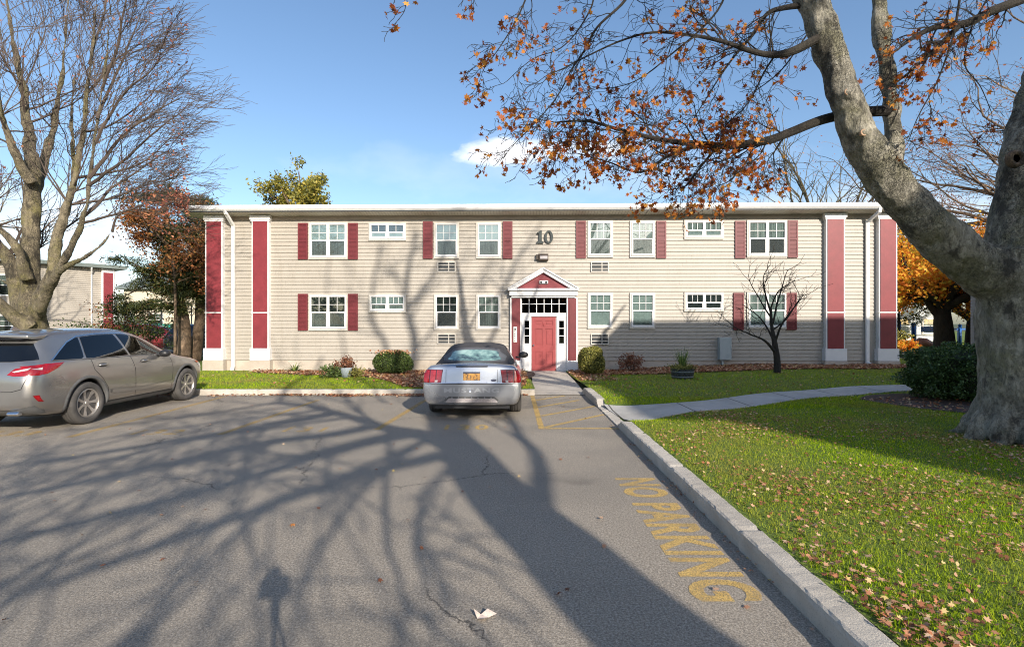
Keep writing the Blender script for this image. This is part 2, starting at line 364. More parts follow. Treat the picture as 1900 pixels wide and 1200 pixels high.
def glass(name, tint=(.85, .9, .88), opac=.12, ior=1.5):
    m = bpy.data.materials.new(name); m.use_nodes = True; nt = m.node_tree; nt.nodes.clear()
    o = nt.nodes.new('ShaderNodeOutputMaterial'); t = nt.nodes.new('ShaderNodeBsdfTransparent'); gl = nt.nodes.new('ShaderNodeBsdfGlossy')
    t.inputs[0].default_value = (*tint, 1); gl.inputs['Roughness'].default_value = .02
    f = nt.nodes.new('ShaderNodeFresnel'); f.inputs[0].default_value = ior
    a = nt.nodes.new('ShaderNodeMath'); a.operation = 'MULTIPLY_ADD'; a.inputs[1].default_value = 1.0; a.inputs[2].default_value = opac; a.use_clamp = True
    nz = nt.nodes.new('ShaderNodeTexNoise'); nz.inputs['Scale'].default_value = 2.5; bp = nt.nodes.new('ShaderNodeBump'); bp.inputs['Strength'].default_value = .03
    nt.links.new(nz.outputs[0], bp.inputs['Height']); nt.links.new(bp.outputs[0], gl.inputs['Normal'])
    x = nt.nodes.new('ShaderNodeMixShader'); nt.links.new(f.outputs[0], a.inputs[0]); nt.links.new(a.outputs[0], x.inputs[0])
    nt.links.new(t.outputs[0], x.inputs[1]); nt.links.new(gl.outputs[0], x.inputs[2]); nt.links.new(x.outputs[0], o.inputs[0]); return m
M['glass'] = glass('window_glass', (.80, .86, .85), .10)
M['darkglass'] = glass('dark_glass', (.06, .075, .07), .02, 1.35)
M['carglass'] = glass('car_glass', (.20, .21, .22), .05, 1.45)
g = G('insect_screen', Base=c(.05, .06, .06), Rough=.8); g.set('Alpha', .42); M['screen'] = g.mat
def paint(name, col, metal=.6, rough=.32, coat=1.0):
    g = G(name, Rough=rough, Metallic=metal, Coat=coat); g.set('Coat Roughness', .06)
    dz_ = g.node('SeparateXYZ', {'Vector': g.co()}).outputs[2]; dirt = g.mix(1.0, g.ramp(dz_, (.28, .5), (.62, 0.0)), g.ramp(g.noise(3, 5, .6), (.3, .3), (.7, 1.0)), 'MULTIPLY')
    g.set('Base', g.mix(dirt, col, c(.20, .17, .14)))
    g.set('Rough', g.ramp(g.noise(1.2, 2, .5), (.3, rough), (.7, rough + .06))); return g.mat
M['suv'] = paint('taupe_silver_paint', c(.36, .350, .338), .8, .27)
M['silver'] = paint('silver_blue_paint', c(.46, .48, .52), .8, .26)
M['carred'] = paint('red_car_paint', c(.35, .02, .03), .2, .3)
M['cardark'] = paint('dark_car_paint', c(.02, .03, .045), .3, .3)
M['cladding'] = simple('grey_cladding', c(.10, .10, .10), .55, .12, 12)
M['rubber'] = simple('tyre_rubber', c(.075, .07, .066), .85, .2, 10, .3, 80)
M['rim'] = simple('alloy_rim', c(.46, .43, .40), .35, .12, 8, Metallic=.7)
M['lamp_red'] = simple('red_lamp_lens', c(.26, .004, .007), .12, .25, 14, Coat=1.0)
M['lamp_dark'] = simple('dark_red_lens', c(.09, .004, .006), .15, .3, 10, Coat=1.0)
M['lamp_white'] = simple('clear_lamp_lens', c(.42, .38, .38), .15, .2, 20, Coat=1.0)
M['fabric'] = simple('soft_top_fabric', c(.055, .052, .055), .9, .2, 4, .5, 150)
g = G('worn_plate', Rough=.5); nn = g.noise(16, 3, .6, g.co((1.2, 1, .8)))
g.set('Base', g.ramp(nn, (.42, c(.12, .07, .03)), (.52, c(.42, .20, .035)), (.7, c(.52, .28, .06)))); M['plate'] = g.mat
M['plate_blue'] = simple('navy_plate_band', c(.03, .035, .07), .5, .2, 20)
M['roofmem'] = simple('roof_membrane', c(.5, .5, .49), .8, .1, 2)
M['shingle'] = simple('grey_green_roof', c(.16, .19, .18), .85, .15, 1.5)
M['beige'] = simple('beige_stucco', c(.62, .55, .42), .8, .05, 1)
M['offwhite'] = simple('offwhite_wall', c(.55, .56, .56), .8, .08, 1)
M['greenfence'] = simple('green_screen', c(.015, .22, .16), .7, .12, 2)
M['playblue'] = simple('blue_play_paint', c(.02, .13, .42), .4, .15, 4)
M['playpink'] = simple('faded_pink_plastic', c(.62, .30, .26), .5, .1, 4)
M['barrel'] = simple('dark_barrel_wood', c(.035, .04, .042), .7, .3, 10)
M['barrelband'] = simple('barrel_band', c(.16, .18, .18), .5, .2, 10)
M['potblue'] = simple('pale_blue_pot', c(.32, .37, .41), .5, .1, 6)
M['brick'] = simple('red_brown_brick', c(.32, .12, .08), .85, .2, 8)
# ---------------------------------------------------------------- ground
def sstep(x): x = np.clip(x, 0, 1); return x * x * (3 - 2 * x)
def lawn_r(x, y):
    """height of the right-hand lawn"""
    g1 = .03 + .22 * sstep((x - 2) / 7.0)
    h = .145 + (g1 - .145) * sstep((y - 12) / 6.0)
    ramp = .012 + np.clip((x - 1.95) / 1.3, 0, 1) * .13
    wgt = sstep((y - 8.6) / .7) * sstep((11.3 - y) / .7) * sstep((3.6 - x) / .5)
    return h * (1 - wgt) + np.minimum(h, ramp) * wgt + .012 * np.sin(x * 1.7 + y * .9) * sstep((x - 2.6) / 1.5) * sstep((x-2)/1) 
def lawn_l(x, y): return .125 + (.03 - .125) * sstep((y - 13.4) / 4.5) + .008 * np.sin(x * 2.1 + y)
def sheet(name, xs, ys, hf, mat):
    X, Y = np.meshgrid(xs, ys); Z = hf(X, Y); V = np.stack([X, Y, Z], -1).reshape(-1, 3); nx, ny = len(xs), len(ys)
    i = np.arange(nx - 1)[None, :] + np.arange(ny - 1)[:, None] * nx; i = i.ravel()
    o = np_mesh(name, V, np.stack([i, i + 1, i + nx + 1, i + nx], -1), mat, smooth=True); return tag(o, kind='structure')
b = MB(); b.poly([(-1500, -1500, -.05), (1500, -1500, -.05), (1500, 1500, -.05), (-1500, 1500, -.05)])
tag(b.build('ground', simple('distant_ground', c(.07, .085, .035), .95, .3, .05)), kind='structure')
b = MB(); b.poly([(-70, -60, 0), (1.86, -60, 0), (1.86, 13.0, 0), (-70, 13.0, 0)])
tag(b.build('parking_lot', M['asphalt']), kind='structure')
b = MB(); b.poly([(-60, 27, .06), (-14.2, 27, .06), (-14.2, 42, .06), (-60, 42, .06)])
tag(b.build('rear_parking_lot', M['asphalt']), kind='structure')
xs = np.concatenate([np.linspace(1.97, 8, 50), np.linspace(8.2, 16, 30), np.linspace(17, 90, 25)])
ys = np.concatenate([np.linspace(-60, 2, 8), np.linspace(2.4, 20, 110), np.linspace(21, 100, 25)])
sheet('lawn', xs, ys, lawn_r, M['turf'])
sheet('verge_lawn', np.concatenate([np.linspace(-80, -13, 15), np.linspace(-12.5, .58, 60)]), np.concatenate([np.linspace(13.02, 19.5, 40), np.linspace(20, 100, 20)]), lawn_l, M['turf'])
# kerbs
def kerb(name, pts, wd, h0, h1, side=1):
    """kerb stones along pts (x,y); top profile slightly rounded, small joints and chips"""
    P3 = []
    for (a, b_) in zip(pts[:-1], pts[1:]):
        n = max(2, int((Vector(b_) - Vector(a)).length / .06))
        for i in range(n): P3.append(Vector(a).lerp(Vector(b_), i / n))
    P3.append(Vector(pts[-1])); prof = [(0, -.05), (0, .72), (.03, .93), (.13, 1.0), (.9, 1.0), (1, .93), (1, -.05)]
    b = MB(); k = len(prof); n = len(P3); cum = 0
    for i, p in enumerate(P3):
        t = (P3[min(i + 1, n - 1)] - P3[max(i - 1, 0)]).normalized(); nr = Vector((t.y, -t.x)) * side
        if i: cum += (P3[i] - P3[i - 1]).length
        f = i / (n - 1); hh = h0(f) if callable(h0) else h0
        jn = abs(((cum + .4) % 1.83)) < .06
        for j, (a, z) in enumerate(prof):
            e = noise.noise(Vector((cum * 9, j * 1.3, 3))) * .006 + noise.noise(Vector((cum * 31, j * 2.3, 9))) * .004 * (j in (1, 2, 3))
            q = p + nr * (a * wd - (e if a < .5 else -e)) + nr * (.012 if (jn and a < .5) else 0)
            b.v.append((q.x, q.y, max(-.02, z * hh) + (e if z > .5 else 0) - (.014 if jn and z > .5 else 0)))
    for i in range(n - 1):
        for j in range(k - 1):
            q = i * k + j; b.face(q, q + k, q + k + 1, q + 1)
    b.face(*range(k)); b.face(*[(n - 1) * k + j for j in range(k)])
    return tag(b.build(name, M['kerb'], smooth=False), kind='structure')
kerb('kerb', [(1.74, -12), (1.76, 0), (1.79, 4), (1.815, 8.95)], .19, lambda f: .15 if f < .985 else .15 - (f - .985) / .015 * .125, 0)
kerb('dropped_kerb', [(1.815, 8.96), (1.82, 10.95)], .19, .022, 0)
kerb('kerb', [(1.82, 10.96), (1.82, 12.6), (1.80, 13.25)], .2, lambda f: .03 + .125 * min(1, f / .12, (1 - f) / .08 + .2), 0)
kerb('kerb', [(-70, 12.86), (.56, 12.86)], .16, .135, 0, -1)
# front walk and curved path
b = MB(); b.poly([(.50, 12.86, .012), (1.86, 12.86, .012), (1.93, 16, .02), (1.95, 19.05, .028), (.70, 19.05, .028), (.58, 14.2, .02)])
tag(b.build('front_walk', M['walk']), kind='structure')
def path_strip(name, ctr, wd, mat, dz=.014):
    b = MB(); n = 0
    pts = catmull([Vector((x, y, 0)) for x, y in ctr], 8)
    for i, p in enumerate(pts):
        t = (pts[min(i + 1, len(pts) - 1)] - pts[max(i - 1, 0)]).normalized(); nr = Vector((-t.y, t.x, 0))
        w_ = wd(i / (len(pts) - 1))
        for s in (-1, -.5, 0, .5, 1):
            q = p + nr * w_ * s * .5; b.v.append((q.x, q.y, float(lawn_r(np.array(q.x), np.array(q.y))) + dz))
        for s in (-1, 1):   # edge skirts
            q = p + nr * w_ * s * .5; b.v.append((q.x, q.y, float(lawn_r(np.array(q.x), np.array(q.y))) - .05))
    for i in range(len(pts) - 1):
        q = i * 7
        for j in range(4): b.face(q + j, q + j + 1, q + j + 8, q + j + 7)
        b.face(q, q + 5, q + 12, q + 7); b.face(q + 4, q + 6, q + 13, q + 11)
    return tag(b.build(name, mat), kind='structure')
def catmull(pts, n=6):
    out = []; k = len(pts)
    for i in range(k - 1):
        a, b_, c_, d = pts[max(i - 1, 0)], pts[i], pts[i + 1], pts[min(i + 2, k - 1)]
        for j in range(n):
            t = j / n
            out.append(.5 * ((2 * b_) + (c_ - a) * t + (2 * a - 5 * b_ + 4 * c_ - d) * t * t + (3 * b_ - a - 3 * c_ + d) * t ** 3))
    out.append(pts[-1]); return out
PATH = [(2.0, 9.95), (2.6, 10.0), (3.6, 10.15), (5.0, 10.95), (6.8, 11.95), (8.6, 12.65), (10.5, 13.2), (13.5, 13.9), (20, 15.2), (34, 17.5)]
path_strip('path', PATH, lambda f: 1.95 - .95 * min(1, f / .2), M['path'])
# leaf-littered beds
def bed(name, outline, hf, dz=.012):
    V = [Vector(p) for p in catmull([Vector((x, y, 0)) for x, y in outline + outline[:1]], 5)][:-1]
    pts = [Vector((p.x, p.y)) for p in V]; n = len(pts)
    x0, x1 = min(p.x for p in pts), max(p.x for p in pts); y0, y1 = min(p.y for p in pts), max(p.y for p in pts)
    ins = [Vector((x, y)) for x in np.arange(x0 + .1, x1, .4) for y in np.arange(y0 + .1, y1, .3)]
    r = delaunay_2d_cdt(pts + ins, [(i, (i + 1) % n) for i in range(n)], [], 1, 1e-5)
    me = bpy.data.meshes.new(name)
    me.from_pydata([(p.x, p.y, float(hf(np.array(p.x), np.array(p.y))) + dz) for p in r[0]], [], [tuple(f) for f in r[2]])
    return tag(link(name, me, M['mulch'], smooth=True), kind='structure'), pts
BED_L = [(-9.5, 19.0), (-9.0, 18.3), (-7.0, 17.4), (-5.0, 16.9), (-4.0, 15.6), (-3.3, 14.3), (-2.6, 13.25), (-1.0, 13.12), (.2, 13.2), (.42, 15.5), (.5, 18.9), (-4, 19.05)]
BED_R = [(2.05, 18.9), (2.05, 17.6), (3.1, 17.3), (4.4, 17.1), (6.0, 16.9), (7.0, 16.8), (9.0, 17.2), (12.0, 17.4), (14.3, 17.9), (14.5, 18.8), (8, 19.0)]
BED_H = [(7.5, 11.2), (7.6, 10.4), (8.0, 9.7), (9.0, 9.1), (11.5, 8.9), (12, 11.5), (9.4, 11.9), (8.2, 11.8)]
_, BLp = bed('mulch_bed', BED_L, lawn_l); _, BRp = bed('mulch_bed', BED_R, lawn_r); _, BHp = bed('mulch_bed', BED_H, lawn_r)
# ---------------------------------------------------------------- painted markings
def flat_poly(b, pts, z=.004): b.poly([(x, y, z) for x, y in pts])
def line(b, x0, y0, x1, y1, w_, z=.004):
    d = Vector((x1 - x0, y1 - y0)); n_ = Vector((-d.y, d.x)).normalized() * w_ / 2
    flat_poly(b, [(x0 - n_.x, y0 - n_.y), (x1 - n_.x, y1 - n_.y), (x1 + n_.x, y1 + n_.y), (x0 + n_.x, y0 + n_.y)], z)
def gp(px, py):
    y = FPX * CAMH / (py - 600); return ((px - 950) / FPX * y, y)
def stall(p0, p1, mat, w_=.1):
    b = MB(); a, d = gp(*p0), gp(*p1); line(b, *a, *d, w_)
    return tag(b.build('parking_line', M[mat], fix=False), kind='structure')
stall((127, 811), (415, 736), 'yellow_faded', .11); stall((408, 806), (590, 742), 'yellow_faded', .11); stall((699, 797), (790, 742), 'yellow_faded', .11)
b = MB(); line(b, .50, 12.8, .50, 8.72, .10)
line(b, .56, 8.77, 1.80, 8.77, .09); line(b, .56, 8.86, 1.80, 10.12, .085); line(b, .56, 9.95, 1.80, 11.15, .085); line(b, .56, 11.0, 1.55, 12.0, .085); line(b, .56, 12.0, 1.3, 12.75, .085)
tag(b.build('hatched_marking', M['yellow'], fix=False), kind='structure')
def text_obj(name, s, size, mat, mtx, parent=None, ext=0.0, off=0.0, sx=1.0, sp=1.0, align='LEFT'):
    cu = bpy.data.curves.new(name, 'FONT'); cu.body = s; cu.size = size; cu.extrude = ext; cu.offset = off; cu.space_character = sp
    cu.align_x = align; cu.align_y = 'CENTER'; cu.resolution_u = 4
    o = bpy.data.objects.new(name + '_tmp', cu); COL.objects.link(o)
    bpy.context.view_layer.update(); dg = bpy.context.evaluated_depsgraph_get()
    me = bpy.data.meshes.new_from_object(o.evaluated_get(dg), depsgraph=dg)
    bpy.data.objects.remove(o); me.materials.clear(); me.name = name
    for v in me.vertices: v.co = mtx @ Vector((v.co.x * sx, v.co.y, v.co.z))
    return link(name, me, mat, parent)
def ground_frame(x, y, rx, ux, z=.004):
    """matrix: text x axis -> rx (2D), text y axis -> ux (2D), origin x,y"""
    return Matrix(((rx[0], ux[0], 0, x), (rx[1], ux[1], 0, y), (0, 0, 1, z), (0, 0, 0, 1)))
tag(text_obj('no_parking_lettering', 'NO PARKING', .60, M['yellow'], ground_frame(1.385, 5.97, (.0, -1), (1, .0)), off=.022, sx=.69, sp=1.08), kind='structure')
for s, (px, py), mt in (('130', (816, 793), 'yellow'), ('131', (520, 797), 'yellow_faded'), ('132', (243, 802), 'yellow_faded'), ('133', (-30, 805), 'yellow_faded')):
    x, y = gp(px, py)
    tag(text_obj('stall_number', s, .52, M[mt], ground_frame(x, y, (1, 0), (0, 1)), off=.012, sx=.92, sp=1.25), kind='structure')
# ---------------------------------------------------------------- the apartment building
BLD = empty('apartment_building', (0, 19.2, 0), R(-1.1), 'two storey cream sided apartment building numbered 10 with dark red shutters and gabled doorway', 'apartment building')
def Bp(px, py, d=0.0):
    t = (19.2 - d) / (1 + .0192 * (px - 950) / 960); return ((px - 950) / 960 * t, CAMH - (py - 600) / 960 * t)
uL, uR = Bp(381, 600)[0], Bp(1664, 600)[0]
LAP = .1335
def lap_wall(b, u0, u1, h0, h1, v=0.0, back=.12, ax='x', lap=LAP, dep=.034):
    prof = [(v + back, h0)]; h = h0
    while h < h1 - 1e-4:
        t = min(h + lap, h1); prof += [(v - dep, h - .004 if h > h0 else h), (v - dep + .001, h + .012), (v - .006, t)]; h = t
    prof.append((v + back, h1)); b.prism(prof, u0, u1, ax)
b = MB(); lap_wall(b, uL, uR, .42, 5.80)
DEP = 11.0
b.box(uL + .02, uR - .02, .13, DEP, -.1, 5.80)
b.build('wall', M['siding'], BLD, fix=True)
b = MB(); b.box(uL - .0, uR + .0, -.004, DEP + .02, -.4, .415)
for px, wd in ((430, .02), (560, .012), (1010, .01), (1480, .06)):   # joints in the block base
    u = Bp(px, 600)[0]; b.box(u, u + wd, -.012, -.004, -.4, .40)
b.build('foundation', M['foundation'], BLD)
# roof: fascia, gutter lip, sloping vented soffit
rL, rR = Bp(338, 600, .45)[0], uR + .75
b = MB()
prof = [(-.50, 5.86), (-.50, 5.99), (-.53, 6.0), (-.53, 6.09), (-.50, 6.10), (2.0, 6.24), (DEP - 2, 6.24), (DEP + .5, 6.09), (DEP + .5, 5.84), (0, 5.84)]
b.prism(prof, rL, rR, 'x'); RF = b.build('roof', M['trim'], BLD)
b = MB()   # k-style gutter
b.prism([(-.50, 5.865), (-.56, 5.875), (-.61, 5.94), (-.61, 5.985), (-.59, 5.985), (-.585, 5.945), (-.55, 5.90), (-.51, 5.895), (-.51, 5.985), (-.50, 5.985)], rL, rR, 'x')
b.build('gutter', M['trim'], RF)
b = MB(); b.prism([(-.03, 5.775), (-.52, 5.855), (-.52, 5.866), (-.03, 5.81)], rL + .01, rR - .01, 'x')
g = G('vented_soffit', Base=c(.62, .58, .50), Rough=.6)
sx = g.node('SeparateXYZ', {'Vector': g.co()}); fr = g.math('FRACT', g.math('MULTIPLY', sx.outputs[0], 9.0))
g.set('Base', g.mix(g.ramp(fr, (.0, 1.0), (.18, 0.0)), c(.66, .62, .54), c(.25, .23, .2)))
b.build('soffit', g.mat, RF)
b = MB(); b.box(uL + .01, uR - .01, -.055, -.002, 5.64, 5.79); b.build('eave_shade_board', simple('eave_shade_brown', c(.29, .235, .18), .6, .1, 3), BLD)  # board coloured brown to stand in for the shadow under the eave
b = MB(); b.box(rL + .02, rR - .02, -.545, -.512, 5.838, 5.868); b.build('gutter_gap_shade', M['grille_dark'], RF)  # dark strip standing in for the shaded gap below the gutter
# pilasters
def pilaster(p0, p1, side):
    D = .20; u0, hb = Bp(p0, 667, D); u1, _ = Bp(p1, 667, D)
    b = MB(); b.box(u0 - .05, u1 + .05, -D + .012, -.001, .80, 5.62)        # white shaft
    b.box(u0 - .11, u1 + .11, -D - .03, -.001, 5.62, 5.78)                  # cap
    b.box(u0 - .08, u1 + .08, -D - .01, -.001, 5.56, 5.62)
    b.box(u0 - .10, u1 + .10, -D - .035, -.001, .42, .86)                   # base block
    b.box(u0 - .07, u1 + .07, -D - .012, -.001, 2.16, 2.20)                  # band
    p = b.build('pilaster', M['trim'], BLD, bevel=.006)
    b = MB(); b.box(u0, u1, -D - .006, -D + .02, .865, 2.155); b.box(u0, u1, -D - .006, -D + .02, 2.205, 5.555); b.build('panel', M['red'], p)
    b = MB(); b.box(u0 - .12, u1 + .12, -D - .05, -.006, -.4, .412); b.build('plinth', M['foundation'], p)
for a, d in ((383, 410), (469, 496), (1536, 1566), (1634, 1663)): pilaster(a, d, 0)
# windows
def window(p0, p1, y0, y1, cols=1, small=False, top='curtain', low='curtain', mun=(3, 2), screen=True, parent=BLD, mats=None):
    """p0..p1, y0..y1: the white sash frame in photo pixels"""
    u0, h1 = Bp(p0, y0); u1, h0 = Bp(p1, y1); return window_m(u0, u1, h0, h1, cols, small, top, low, mun, screen, parent)
def window_m(u0, u1, h0, h1, cols=1, small=False, top='curtain', low='curtain', mun=(3, 2), screen=True, parent=BLD, v=-.045):
    b = MB(); cw = .062
    b.mi = 1   # cream casing round the sash
    b.box(u0 - cw, u1 + cw, v - .028, v + .02, h1, h1 + cw); b.box(u0 - cw, u1 + cw, v - .034, v + .02, h0 - cw, h0)
    b.box(u0 - cw, u0, v - .028, v + .02, h0, h1); b.box(u1, u1 + cw, v - .028, v + .02, h0, h1)
    b.mi = 0; fw = .040; W = (u1 - u0)
    b.box(u0, u1, v - .05, v + .0, h1 - fw, h1); b.box(u0, u1, v - .058, v + .0, h0, h0 + fw * 1.15)
    b.box(u0, u0 + fw, v - .05, v, h0 + fw * 1.15, h1 - fw); b.box(u1 - fw, u1, v - .05, v, h0 + fw * 1.15, h1 - fw)
    hm = h0 + (h1 - h0) * (.5 if not small else .45)
    edges = []
    if cols == 2:
        um = (u0 + u1) / 2; b.box(um - .05, um + .05, v - .05, v, h0 + fw * 1.15, h1 - fw)
        edges = [(u0 + fw, um - .05), (um + .05, u1 - fw)]
    else: edges = [(u0 + fw, u1 - fw)]
    a0, a1 = h0 + fw * 1.15, h1 - fw
    for (e0, e1) in edges:
        b.box(e0, e1, v - .042, v, hm - .022, hm + .022)
        m, n = mun
        for i in range(1, m):
            x = e0 + (e1 - e0) * i / m; b.box(x - .009, x + .009, v - .026, v - .012, hm + .022, a1)
        for j in range(1, n):
            z = hm + (a1 - hm) * j / n; b.box(e0, e1, v - .0255, v - .0125, z - .009, z + .009)
        s = .022   # lower sash rails
        b.box(e0, e0 + s, v - .034, v - .002, a0, hm - .022); b.box(e1 - s, e1, v - .034, v - .002, a0, hm - .022); b.box(e0 + s, e1 - s, v - .034, v - .002, a0, a0 + s * 1.6)
    fr = b.build('window', [M['trim'], M['casing']], parent)
    b = MB()
    for e0, e1 in edges: b.box(e0, e1, v - .018, v - .014, a0, a1)
    b.build('pane', M['glass'], fr)
    b = MB(); b.mi = 0
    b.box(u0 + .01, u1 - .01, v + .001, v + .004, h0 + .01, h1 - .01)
    for e0, e1 in edges:
        for kind, z0, z1 in ((top, hm, a1), (low, a0, hm)):
            if kind == 'dark': continue
            b.mi = 1 if kind == 'curtain' else 2
            if kind == 'half': z0 = z0 + (z1 - z0) * .45
            b.box(e0, e1, v - .004, v - .001, z0, z1)
    b.build('blind', [M['interior'], M['curtain'], M['blind']], fr)
    if screen:
        b = MB()
        for e0, e1 in edges: b.poly([(e0 + .01, v - .030, a0), (e1 - .01, v - .030, a0), (e1 - .01, v - .030, hm - .02), (e0 + .01, v - .030, hm - .02)])
        b.build('insect_screen', M['screen'], fr)
    return fr
def shutter(p0, p1, y0, y1):
    u0, h1 = Bp(p0, y0, .05); u1, h0 = Bp(p1, y1, .05); b = MB(); s = .05; v = -.046
    b.box(u0, u0 + s, v - .034, v + .01, h0, h1); b.box(u1 - s, u1, v - .034, v + .01, h0, h1)
    for z0, z1 in ((h0, h0 + .07), ((h0 + h1) / 2 - .03, (h0 + h1) / 2 + .03), (h1 - .07, h1)): b.box(u0 + s, u1 - s, v - .034, v + .01, z0, z1)
    b.box(u0 + s, u1 - s, v - .012, v + .008, h0 + .07, (h0 + h1) / 2 - .03); b.box(u0 + s, u1 - s, v - .012, v + .008, (h0 + h1) / 2 + .03, h1 - .07)
    n = 12
    for za, zb in ((h0 + .07, (h0 + h1) / 2 - .03), ((h0 + h1) / 2 + .03, h1 - .07)):   # louvres
        for i in range(n):
            z = za + (zb - za) * (i + .2) / n; b.box(u0 + s, u1 - s, v - .024, v - .012, z, z + (zb - za) / n * .55)
    b.build('shutter', M['shutter_red'], BLD)
def grille(p0, p1, y0, y1):
    u0, h1 = Bp(p0, y0); u1, h0 = Bp(p1, y1); v = -.047; b = MB(); s = .035
    b.box(u0, u1, v - .03, v + .01, h1 - s, h1); b.box(u0, u1, v - .03, v + .01, h0, h0 + s); b.box(u0, u0 + s, v - .03, v + .01, h0 + s, h1 - s); b.box(u1 - s, u1, v - .03, v + .01, h0 + s, h1 - s)
    um = u0 + (u1 - u0) * .62; b.box(um - .014, um + .014, v - .028, v, h0 + s, h1 - s)
    for i in (1, 2):
        z = h0 + (h1 - h0) * i / 3; b.box(u0 + s, u1 - s, v - .027, v, z - .012, z + .012)
    f = b.build('air_conditioner_sleeve', M['casing'], BLD); b = MB(); b.box(u0 + s, u1 - s, v - .006, v + .004, h0 + s, h1 - s)
    for i in range(14):
        z = h0 + s + (h1 - h0 - 2 * s) * i / 14; b.box(u0 + s, u1 - s, v - .014, v - .006, z, z + .006)
    b.build('grille', M['grille_dark'], f)
for y0, y1, lower in ((416, 478, False), (549, 610, True)):
    k = 4 if not lower else 3
    window(577, 643, y0, y1, 2, top='blind' if not lower else 'dark', low='curtain', mun=(2, 2))
    window(688, 751, y0 + (1 if not lower else 0), (444 if not lower else 577), 2, True, 'half' if lower else 'dark', 'blind', (2, 1), False) if not lower else window(688, 751, 549, 577, 2, True, 'blind', 'curtain', (3, 1), False)
    window(809, 849, y0, y1 - 1, 1, top='blind' if not lower else 'dark', low='curtain' if not lower else 'dark')
    window(887, 927, y0, y1 - 1, 1, top='blind' if not lower else 'curtain', low='curtain')
    window(1093, 1134, y0 - 3, y1 - 3, 1, top='curtain' if not lower else 'blind', low='curtain' if not lower else 'blind', screen=not lower)
    window(1171, 1212, y0 - 3, y1 - 3, 1, top='curtain' if not lower else 'blind', low='curtain' if not lower else 'blind', screen=not lower)
    window(1272, 1339, y0 - 4, (441 if not lower else 575), 2, True, 'curtain' if not lower else 'dark', 'blind' if not lower else 'dark', (3, 1), False)
    window(1388, 1456, y0 - 4, y1 - 4 + (1 if lower else 0), 2, top='curtain', low='dark' if not lower else 'blind', mun=(2, 2), screen=not lower)
for p0, p1, y0, y1 in ((553, 571, 414, 481), (646, 664, 414, 481), (785, 803, 411, 480), (933, 951, 411, 480), (1069, 1087, 410, 479), (1218, 1236, 410, 479), (1364, 1383, 410, 479), (1462, 1480, 409, 478),
                       (553, 571, 545, 613), (646, 664, 545, 613), (1361, 1380, 543, 612), (1459, 1478, 543, 612)): shutter(p0, p1, y0, y1)
for p0, p1, y0, y1 in ((812, 846, 486, 505), (1096, 1129, 486, 505), (812, 846, 619, 638), (1096, 1129, 619, 639)): grille(p0, p1, y0, y1)
# numerals 1 0
b = MB()
def numeral_poly(b, pts, u, h, s, v0=-.10, v1=-.06): b.prism([(u + x * s, h + z * s) for x, z in pts], v0, v1, 'y')
u, h = Bp(995.5, 452); s = Bp(995, 429)[1] - h
numeral_poly(b, [(0, 0), (.56, 0), (.56, .12), (.42, .15), (.42, 1.0), (.30, 1.0), (.04, .86), (.04, .75), (.17, .77), (.17, .15), (0, .12)], u, h, s)
n0 = 28; uo = u + .98 * s; hc = h + .5 * s; base = len(b.v)
for i in range(n0):
    a = 2 * math.pi * i / n0; ca, sa = math.cos(a), math.sin(a)
    for rx, rz in ((.345, .515), (.155, .40)):
        for v in (-.10, -.06): b.v.append((uo + ca * rx * s, v, hc + sa * rz * s))
for i in range(n0):
    p, q = base + 4 * i, base + 4 * ((i + 1) % n0)
    b.face(p, q, q + 1, p + 1); b.face(p + 2, p + 3, q + 3, q + 2); b.face(p, p + 2, q + 2, q); b.face(p + 1, q + 1, q + 3, p + 3)
b.build('house_number', M['numeral'], BLD)
# flood light above the door
u0, h1 = Bp(999, 471); u1, h0 = Bp(1017, 484); b = MB(); b.mi = 0
b.prism([(-.03, h1), (-.16, h1 - .02), (-.20, h1 - .10), (-.17, h0), (-.03, h0)], u0, u1, 'x')
b.prism([(-.05, h1 - .03), (-.16, h1 - .05), (-.16, h0 + .03), (-.05, h0 + .03)], u0 - .09, u0, 'x'); b.mi = 1
b.box(u0 + .05, u1 - .03, -.205, -.165, h0 + .05, h1 - .10)
b.build('wall_light', [simple('bronze_fixture', c(.05, .035, .025), .5), M['lamp_white']], BLD, bevel=.008)
# ---- entrance
EN = .16
def bx(b, p0, p1, y0, y1, v0, v1, d=0):
    u0, h1 = Bp(p0, y0, d); u1, h0 = Bp(p1, y1, d); b.box(u0, u1, v0, v1, h0, h1); return u0, u1, h0, h1
b = MB()
bx(b, 945.5, 1071.5, 535, 548, -EN - .10, -.02, .2)          # entablature
bx(b, 949, 1068, 548, 552, -EN - .04, -.02, .2)
for a, d in ((947, 967.5), (1052, 1071.5)):
    u0, h1 = Bp(a, 552, EN); u1, h0 = Bp(d, 690, EN); b.box(u0, u1, -EN + .02, -.02, -.05, h1)
    b.box(u0 - .01, u1 + .01, -EN - .02, -.02, -.05, .42)    # base blocks
    b.box(u0 - .005, u0 + .045, -EN - .004, -EN + .02, .42, h1); b.box(u1 - .045, u1 + .005, -EN - .004, -EN + .02, .42, h1)
u0, h1 = Bp(967.5, 545, .1); u1, _ = Bp(1052, 545, .1)
b.box(u0, u1, -.10, -.02, Bp(968, 587, .1)[1], Bp(968, 580.5, .1)[1])      # transom rail
b.box(u0, u1, -.11, -.02, Bp(968, 548, .1)[1], Bp(968, 545, .1)[1])
b.box(u0, u1, -.04, -.02, -.05, Bp(968, 587, .1)[1])
